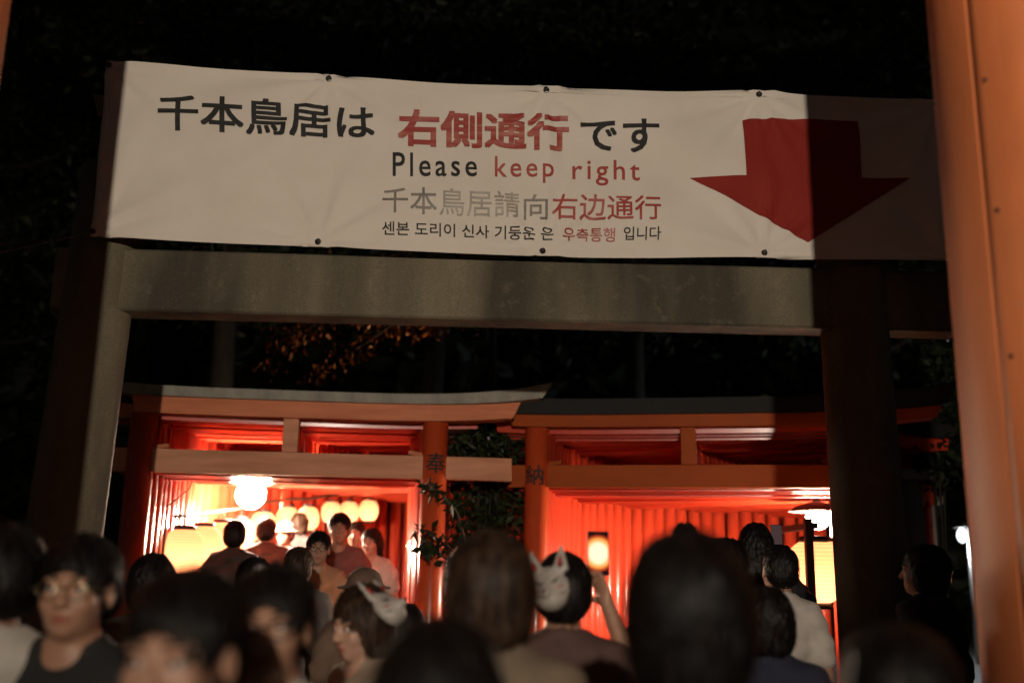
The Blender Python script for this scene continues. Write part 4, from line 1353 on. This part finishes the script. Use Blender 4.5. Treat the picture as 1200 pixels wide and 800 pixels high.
    A = pts + sd[:, None, :] * tw; B = pts - sd[:, None, :] * tw
    SV = np.stack([A, B], 2).reshape(-1, 3)
    n1 = (steps + 1) * 2
    quads = []
    for s in range(steps):
        b = np.arange(nst) * n1 + s * 2
        quads.append(np.stack([b, b + 1, b + 3, b + 2], 1))
    V2 = np.concatenate([v, SV]); F2 = np.concatenate([f] + [qq + len(v) for qq in quads])
    CACHE[key] = (V2, F2); return CACHE[key]

def skin_mat(c):
    m = bpy.data.materials.new('skin')
    nt, N, L, b = nodes_of(m)
    at_ = N.new('ShaderNodeAttribute'); at_.attribute_name = 'lip'
    mx = N.new('ShaderNodeMix'); mx.data_type = 'RGBA'
    nz = N.new('ShaderNodeTexNoise'); nz.inputs['Scale'].default_value = 22
    mv = N.new('ShaderNodeMix'); mv.data_type = 'RGBA'
    mv.inputs[6].default_value = (*c, 1); mv.inputs[7].default_value = (c[0] * .86, c[1] * .74, c[2] * .70, 1)
    L.new(nz.outputs['Fac'], mv.inputs[0])
    L.new(at_.outputs['Fac'], mx.inputs[0]); L.new(mv.outputs[2], mx.inputs[6]); mx.inputs[7].default_value = (c[0] * .72, c[1] * .36, c[2] * .36, 1)
    L.new(mx.outputs[2], b.inputs['Base Color'])
    b.inputs['Roughness'].default_value = 0.48
    b.inputs['Subsurface Weight'].default_value = 0.12
    b.inputs['Subsurface Radius'].default_value = (0.012, 0.005, 0.003)
    b.inputs['Subsurface Scale'].default_value = 1.0
    return m
SKINS = [skin_mat((0.50, 0.30, 0.205)), skin_mat((0.42, 0.24, 0.155)), skin_mat((0.56, 0.36, 0.26))]
HAIRS = {'black': mat('hair_black', (0.004, 0.003, 0.003), 0.45, (0.022, 0.015, 0.011), 70, 0.5, 120, spec=0.25, stretch=(1, 1, 0.12), lo=0.45, hi=0.75), 'brown': mat('hair_brown', (0.014, 0.008, 0.005), 0.45, (0.085, 0.046, 0.025), 70, 0.5, 120, spec=0.25, stretch=(1, 1, 0.12), lo=0.42, hi=0.72),
         'light': mat('hair_light', (0.16, 0.10, 0.06), 0.5, (0.22, 0.14, 0.085), 60, 0.3, 200), 'grey': mat('hair_grey', (0.20, 0.17, 0.14), 0.5, (0.28, 0.24, 0.20), 60, 0.3, 200)}
M['eye_white'] = mat('eye_white', (0.62, 0.58, 0.54), 0.15, (0.58, 0.52, 0.48), 30)
M['iris'] = mat('iris', (0.02, 0.011, 0.007), 0.1, (0.03, 0.018, 0.01), 90)
M['brow'] = mat('brow', (0.018, 0.012, 0.009), 0.7, (0.03, 0.02, 0.015), 90)
M['glasses'] = mat('glasses', (0.55, 0.45, 0.28), 0.2, (0.5, 0.4, 0.25), 30, metallic=0.9)
M['glasses_dark'] = mat('glasses_dark', (0.015, 0.013, 0.012), 0.25, (0.02, 0.018, 0.016), 30)
M['shoe'] = mat('shoe', (0.03, 0.028, 0.027), 0.6, (0.05, 0.045, 0.04), 20, 0.2, 90)
TROUSERS = [cloth_mat('denim', (0.035, 0.045, 0.075)), cloth_mat('dark_twill', (0.022, 0.021, 0.021)), cloth_mat('khaki', (0.18, 0.14, 0.09))]
SMALL = {}
def small(key, fn):
    if key not in SMALL: SMALL[key] = fn()
    return SMALL[key]
def sphere_me(name, r, n=14):
    bm = bmesh.new(); bmesh.ops.create_uvsphere(bm, u_segments=n, v_segments=n // 2 + 2, radius=r)
    return bm_mesh(name, bm, True)

CLOTH = {}
def cloth(c):
    if c not in CLOTH: CLOTH[c] = cloth_mat('fabric', c)
    return CLOTH[c]

def person(px, ytop, Y, face_deg, label, group=None, arms='down', yaw=0.0, nod=0.0, q=1, style='short', hair='black', skin=0, topc=(0.03, 0.03, 0.03),
           sleeve='short', hood=False, loose=0.004, trousers=1, glasses=None, hat=None, lean=0.0):
    yaw, nod = R(yaw), R(nod)
    p = at(px, ytop, Y)
    g0 = gz(p.x, p.y)
    hgt = 1.722 + {'short': .018, 'bob': .02, 'long': .02, 'curly': .05, 'bun': .075, 'crop': .01}[style] + (0.02 if hat else 0)
    s = (p.z - g0) / hgt
    root = empty('person', (p.x, p.y, g0), R(face_deg), label=label, cat='person', group=group)
    root.scale = (s * (0.97 + 0.03 / s), s * (0.97 + 0.03 / s), s)
    if lean: root.rotation_euler = (0, R(lean), R(face_deg))
    v, f, lip, T = body_mesh(arms, yaw, nod, q)
    me = mesh_fast('body', v, f)
    a = me.attributes.new('lip', 'FLOAT', 'POINT'); a.data.foreach_set('value', lip.astype(np.float32))
    link('body', me, SKINS[skin], root)
    v, f = top_mesh(arms, sleeve, hood, loose, q)
    t_ = link('shirt' if not hood else 'hooded_top', mesh_fast('shirt', v, f), cloth(topc), root)
    v, f = legs_mesh(q)
    link('trousers', small(('tr', trousers, q), lambda: mesh_fast('trousers', v, f)), None, root)
    me = SMALL[('tr', trousers, q)]
    if not me.materials: me.materials.append(TROUSERS[trousers])
    sv, sf = shoe_mesh()
    sm = small('shoe', lambda: mesh_fast('shoe', sv, sf))
    if not sm.materials: sm.materials.append(M['shoe'])
    for sx in (-1, 1): link('shoe', sm, None, root, (sx * 0.098, 0, 0))
    v, f = hair_mesh(style, yaw, nod, q, int(px) % 5 if q == 2 else 0)
    link('hair', mesh_fast('hair', v, f), HAIRS[hair], root)
    rotm = Matrix(T.R.tolist()).to_4x4()
    def hp(o, x, y, z):
        o.matrix_local = Matrix.Translation(Vector(T(np.array((x, y, z))))) @ rotm
    if q >= 1:
        ew = small('eye', lambda: sphere_me('eye', 0.0125, 18))
        if not ew.materials: ew.materials.append(M['eye_white'])
        ir = small('iris', lambda: lathe('iris', [(0.0062, 0.0), (0.0055, 0.0012), (0.002, 0.0018)], 16))
        if not ir.materials: ir.materials.append(M['iris'])
        for sx in (-1, 1):
            e = link('eye', ew, None, root); hp(e, sx * 0.031, 0.0815, 1.606)
            i = link('iris', ir, None, e); i.matrix_local = Matrix.Translation((0, 0.0118, 0)) @ Matrix.Rotation(R(-90), 4, 'X')
            lid = small(('lid', 0), lambda: lid_mesh())
            if not lid.materials: lid.materials.append(SKINS[0])
            l_ = link('eyelid', lid, None, e)
            br = small(('brow', sx), lambda: tube('eyebrow', [(sx * -0.018, 0.001, -0.002), (sx * -0.004, 0.006, 0.003), (sx * 0.010, 0.004, 0.004), (sx * 0.022, -0.007, -0.001)], [0.0028, 0.0036, 0.003, 0.0012], 6))
            if not br.materials: br.materials.append(M['brow'])
            b_ = link('eyebrow', br, None, root); hp(b_, sx * 0.031, 0.0925, 1.631)
    if glasses:
        gm = M[glasses]
        V, Fc = [], []
        for sx in (-1, 1):
            ring = [(sx * 0.033 + 0.024 * math.cos(a), 0.112 - 0.004 * abs(math.cos(a)), 1.603 + 0.020 * math.sin(a)) for a in np.linspace(0, 2 * math.pi, 25)]
            v2, f2 = tube_pts(ring, 0.0017, 6); o = len(V); V += v2; Fc += [tuple(i + o for i in ff) for ff in f2]
            v2, f2 = tube_pts([(sx * 0.057, 0.108, 1.606), (sx * 0.082, 0.09, 1.608), (sx * 0.086, 0.0, 1.606), (sx * 0.084, -0.02, 1.590)], 0.0016, 6); o = len(V); V += v2; Fc += [tuple(i + o for i in ff) for ff in f2]
        v2, f2 = tube_pts([(-0.010, 0.113, 1.607), (0, 0.116, 1.610), (0.010, 0.113, 1.607)], 0.0016, 6); o = len(V); V += v2; Fc += [tuple(i + o for i in ff) for ff in f2]
        V = [Vector(T(np.array(v_))) for v_ in V]
        link('glasses', mesh_np('glasses', V, Fc), gm, root)
    if hat:
        F = Field()
        F.ell((0, -0.018, 1.665), (0.098, 0.115, 0.085), 0.02, T=T)
        F.ell((0, -0.010, 1.640), (0.150, 0.165, 0.014), 0.03, T=T)
        F.ell((0, -0.018, 1.610), (0.083, 0.098, 0.095), 0.008, 's', T=T)
        c = 0.009
        xs = np.arange(-0.2, 0.2, c); ys = np.arange(-0.22, 0.2, c); zs = np.arange(1.55, 1.79, c)
        v, f = nets(F.grid(xs, ys, zs), xs, ys, zs)
        link('hat', mesh_fast('hat', v, f), cloth(hat), root)
    return root, T, s

def lid_mesh():
    """upper eyelid: a quarter shell over the eyeball"""
    V, Fc = [], []
    nu_, nv_ = 12, 5
    for j in range(nv_ + 1):
        e = R(18) + R(75) * j / nv_
        for i in range(nu_ + 1):
            a = R(-80) + R(160) * i / nu_
            r = 0.0134
            V.append((r * math.cos(e) * math.sin(a), r * math.cos(e) * math.cos(a), r * math.sin(e)))
    for j in range(nv_):
        for i in range(nu_):
            k = j * (nu_ + 1) + i
            Fc.append((k, k + 1, k + nu_ + 2, k + nu_ + 1))
    return mesh_np('eyelid', V, Fc)

CROWD = 'people in the crowd before the gates'
# --- nearest row
person(3, 612, 2.45, 35, 'person in a white shirt cut off by the left picture edge', CROWD, q=2, style='short', topc=(0.62, 0.57, 0.50), yaw=20, trousers=1)
person(97, 624, 2.45, 172, 'person with thin gold glasses facing the camera at the left', CROWD, q=2, style='short', topc=(0.02, 0.02, 0.02), yaw=12, glasses='glasses', skin=1)
person(182, 648, 4.3, 10, 'dark haired person just left of the largest lantern', CROWD, q=1, style='bob', topc=(0.05, 0.04, 0.035))
person(228, 664, 1.55, 200, 'nearest person facing the camera, large face at lower left', CROWD, q=2, style='short', topc=(0.03, 0.028, 0.027), yaw=-28, nod=-4, skin=0)
person(322, 660, 2.15, 165, 'person with dark glasses beside the large face at lower left', CROWD, q=2, style='short', topc=(0.50, 0.47, 0.43), yaw=18, glasses='glasses_dark', skin=1)
pF, TF, sF = person(430, 684, 3.35, 122, 'person with short brown hair looking left and down, fox mask on head', CROWD, q=2, style='bob', hair='brown', topc=(0.42, 0.34, 0.25), yaw=14, nod=-10, skin=2)
person(518, 722, 1.42, 4, 'black haired head nearest the bottom edge, left of centre', CROWD, q=2, style='long', topc=(0.03, 0.03, 0.03), yaw=-10)
person(577, 622, 2.3, -8, 'person with loose brown hair seen from behind, left of the fox mask', CROWD, q=2, style='bob', hair='brown', topc=(0.20, 0.15, 0.10), yaw=8)
pI, TI, sI = person(660, 646, 3.25, -2, 'person with a white fox mask on the head holding up a phone', CROWD, q=2, style='short', hair='black', topc=(0.10, 0.055, 0.045), arms='phone', skin=1)
person(803, 622, 1.62, 3, 'tall dark haired person nearest the camera, right of centre', CROWD, q=2, style='bob', topc=(0.035, 0.02, 0.018), yaw=-4, sleeve='short')
person(800, 612, 3.9, 0, 'person with a hair bun just behind the nearest dark head', CROWD, q=1, style='bun', topc=(0.05, 0.04, 0.04))
person(846, 627, 4.7, -12, 'curly haired person right of the nearest dark head', CROWD, q=1, style='curly', topc=(0.04, 0.035, 0.035))
pL_, TL_, sL_ = person(885, 612, 6.6, -15, 'dark person at the right tunnel mouth raising a phone', CROWD, q=1, style='long', topc=(0.03, 0.03, 0.035), arms='phone_high', sleeve='long')
person(893, 637, 5.3, 6, 'person in a white shirt seen from behind, before the big lantern', CROWD, q=1, style='crop', topc=(0.66, 0.61, 0.54), lean=3, trousers=0)
person(897, 686, 3.55, -6, 'dark round haired head in front of the white shirt', CROWD, q=1, style='bob', topc=(0.018, 0.022, 0.045))
person(1080, 637, 5.3, 38, 'person in black standing right of the stone pillar', CROWD, q=1, style='bob', topc=(0.012, 0.012, 0.013), sleeve='long', hood=True, loose=0.012, yaw=20)
person(1042, 727, 1.62, 6, 'dark head at the bottom edge below the right stone pillar', CROWD, q=2, style='short', topc=(0.02, 0.02, 0.02))
person(428, 662, 5.2, 12, 'person in a brown bucket hat before the left tunnel', CROWD, q=1, style='short', topc=(0.20, 0.13, 0.09), hat=(0.16, 0.10, 0.07))
person(300, 652, 4.7, 4, 'dark haired person straight below the lit bulb of the left tunnel', CROWD, q=1, style='crop', topc=(0.09, 0.07, 0.06), sleeve='long', yaw=10)
person(352, 640, 6.5, -6, 'person in a grey top walking into the left tunnel', CROWD, q=1, style='short', topc=(0.16, 0.14, 0.13), sleeve='long', hair='brown')
person(474, 706, 4.3, 20, 'short person seen just right of the tilted fox mask', CROWD, q=1, style='bob', topc=(0.30, 0.22, 0.16))
# --- in the left tunnel
TUN = 'people walking in the left tunnel'
person(277, 609, 8.75, -14, 'dark hooded walker in front of the lantern row', TUN, q=1, style='short', topc=(0.06, 0.045, 0.04), hood=True, sleeve='long', loose=0.018, yaw=25)
person(314, 606, 9.8, -5, 'dark walker with narrow head right of the hooded one', TUN, q=0, style='short', topc=(0.10, 0.05, 0.04), sleeve='long', loose=0.02)
person(335, 609, 10.6, 170, 'walker in a pale hat deep in the left tunnel', TUN, q=0, style='short', topc=(0.10, 0.09, 0.10), sleeve='long', hat=(0.62, 0.58, 0.52))
person(374, 621, 7.75, 178, 'walker in an orange tee coming out of the left tunnel', TUN, q=1, style='short', topc=(0.66, 0.30, 0.16), yaw=12, skin=0, glasses='glasses_dark')
person(399, 600, 8.8, 186, 'tall walker in a dusty red shirt behind the orange tee', TUN, q=1, style='short', topc=(0.22, 0.10, 0.09), skin=1)
person(418, 610, 9.9, 175, 'walker half hidden behind the tall one in the left tunnel', TUN, q=0, style='short', topc=(0.05, 0.05, 0.06), sleeve='long')
person(436, 618, 9.3, 165, 'walker in a white top at the right wall of the left tunnel', TUN, q=1, style='long', topc=(0.70, 0.64, 0.56), skin=2)
person(352, 600, 11.4, 0, 'walker farthest back in the left tunnel', TUN, q=0, style='bob', hair='brown', topc=(0.12, 0.10, 0.10), sleeve='long')

# ================================================================== fox masks
M['mask_white'] = mat('mask_white', (0.44, 0.41, 0.37), 0.5, (0.34, 0.31, 0.27), 18, 0.05, 60)
M['mask_red'] = mat('mask_red', (0.42, 0.03, 0.025), 0.4, (0.36, 0.025, 0.02), 18)
def fox_mask_mesh():
    F = Field()
    F.ell((0, 0, 0), (0.078, 0.045, 0.085), 0.02)
    F.cap((0, 0.02, -0.015), (0, 0.085, -0.040), 0.040, 0.017, 0.03)
    F.ell((0, 0.020, -0.062), (0.045, 0.040, 0.030), 0.03)
    for s in (-1, 1):
        for k in range(6):
            t = k / 5
            F.ell((s * (0.048 + 0.016 * t), 0.004 - 0.006 * t, 0.060 + 0.085 * t), (0.030 * (1 - t) + 0.005, 0.014 * (1 - t) + 0.005, 0.024), 0.012)
        F.ell((s * 0.054, 0.016, 0.095), (0.012, 0.010, 0.032), 0.006, 's')
        F.ell((s * 0.036, 0.050, 0.010), (0.020, 0.018, 0.007), 0.006, 's')
    F.ell((0, -0.045, 0), (0.086, 0.055, 0.095), 0.006, 's')
    g = 0.0045
    xs = np.arange(-0.11, 0.11, g); ys = np.arange(-0.07, 0.13, g); zs = np.arange(-0.12, 0.19, g)
    return nets(F.grid(xs, ys, zs), xs, ys, zs)
fv, ff = fox_mask_mesh()
def fox_mask(parent_p, T, s, loc, direction, roll, label, sc=1.0):
    """loc/direction in the wearer's own coordinates; the mask stays a thing of its own"""
    root = parent_p
    mw = Matrix.Translation(root.location) @ root.rotation_euler.to_matrix().to_4x4() @ Matrix.Diagonal((*root.scale, 1))
    pos = mw @ Vector(T(np.array(loc)))
    d = (mw.to_3x3() @ Vector((T.R @ np.array(direction)).tolist())).normalized()
    z = Vector((0, 0, 1)); x = d.cross(z).normalized(); z2 = x.cross(d)
    Bm = Matrix((x, d, z2)).transposed() @ Matrix.Rotation(roll, 3, 'Y')
    g = empty('fox_mask', pos, label=label, cat='mask')
    g.rotation_euler = Bm.to_euler(); g.scale = (sc, sc, sc)
    link('face', mesh_fast('face', fv, ff), M['mask_white'], g)
    for sx in (-1, 1):
        link('inner_ear', small(('ie', sx), lambda: tube('inner_ear', [(sx * 0.050, 0.014, 0.075), (sx * 0.055, 0.013, 0.098), (sx * 0.060, 0.008, 0.120)], [0.007, 0.008, 0.002], 6)), M['mask_red'], g)
        link('eye_line', small(('el', sx), lambda: tube('eye_line', [(sx * 0.018, 0.047, 0.004), (sx * 0.034, 0.045, 0.013), (sx * 0.056, 0.036, 0.024)], [0.002, 0.0045, 0.0015], 6)), M['black_paint'], g)
        link('cheek_mark', small(('cm', sx), lambda: tube('cheek_mark', [(sx * 0.034, 0.046, -0.022), (sx * 0.050, 0.038, -0.016), (sx * 0.064, 0.026, -0.008)], [0.0015, 0.004, 0.001], 6)), M['mask_red'], g)
        link('whisker', small(('wh', sx), lambda: tube('whisker', [(sx * 0.030, 0.046, -0.042), (sx * 0.050, 0.034, -0.040), (sx * 0.066, 0.020, -0.036)], [0.001, 0.0028, 0.0008], 6)), M['black_paint'], g)
    nb = small('nose', lambda: sphere_me('nose', 0.009, 12))
    link('nose', nb, M['black_paint'], g, (0, 0.103, -0.040))
fox_mask(pI, TI, sI, (-0.040, -0.112, 1.625), (-0.35, -0.90, 0.25), R(14), 'white fox mask worn on the back of the head, below the raised phone', 0.78)
fox_mask(pF, TF, sF, (-0.088, -0.055, 1.655), (-0.70, -0.30, 0.65), R(4), 'white fox mask with upright ear on the brown haired head', 0.72)

# ================================================================== phones
def screen_mat():
    m = bpy.data.materials.new('phone_screen')
    m.use_nodes = True
    nt = m.node_tree; N = nt.nodes; L = nt.links; N.clear()
    tc = N.new('ShaderNodeTexCoord'); mp = N.new('ShaderNodeMapping')
    mp.inputs['Location'].default_value = (-0.5, -0.5, -0.5)
    L.new(tc.outputs['Generated'], mp.inputs[0])
    gr = N.new('ShaderNodeTexGradient'); gr.gradient_type = 'SPHERICAL'
    mp2 = N.new('ShaderNodeMapping'); mp2.inputs['Scale'].default_value = (1.1, 0.0, 2.2)
    L.new(mp.outputs[0], mp2.inputs[0]); L.new(mp2.outputs[0], gr.inputs[0])
    cr = N.new('ShaderNodeValToRGB'); e = cr.color_ramp.elements
    e[0].position = 0.0; e[0].color = (0.004, 0.003, 0.004, 1)
    e[1].position = 0.55; e[1].color = (1.0, 0.85, 0.55, 1)
    a = e.new(0.12); a.color = (0.35, 0.03, 0.01, 1)
    a = e.new(0.30); a.color = (1.0, 0.36, 0.06, 1)
    L.new(gr.outputs['Fac'], cr.inputs[0])
    em = N.new('ShaderNodeEmission'); em.inputs[1].default_value = 1.3
    L.new(cr.outputs[0], em.inputs[0])
    o = N.new('ShaderNodeOutputMaterial'); L.new(em.outputs[0], o.inputs[0])
    return m
M['screen'] = screen_mat()
M['screen_dim'] = emit('screen_dim', (0.10, 0.06, 0.06), 0.6)
def phone(pos, yaw, tilt, label, scr):
    g = empty('smartphone', pos, label=label, cat='phone')
    g.rotation_euler = (R(tilt), 0, R(yaw))
    link('case', box_mesh('case', 0.076, 0.009, 0.156, 0.004), M['black_paint'], g)
    link('screen', box_mesh('screen', 0.070, 0.0012, 0.148, 0.0004, (0, -0.0052, 0)), scr, g)
    link('camera_bump', box_mesh('camera_bump', 0.030, 0.003, 0.030, 0.001, (-0.018, 0.006, 0.055)), M['black_paint'], g)
phone(at(701, 648, 3.58), 0, -8, 'phone held up showing a glowing lantern on its screen', M['screen'])
phone(at(910, 628, 6.85), 0, -6, 'dim phone held up at the right tunnel mouth', M['screen_dim'])
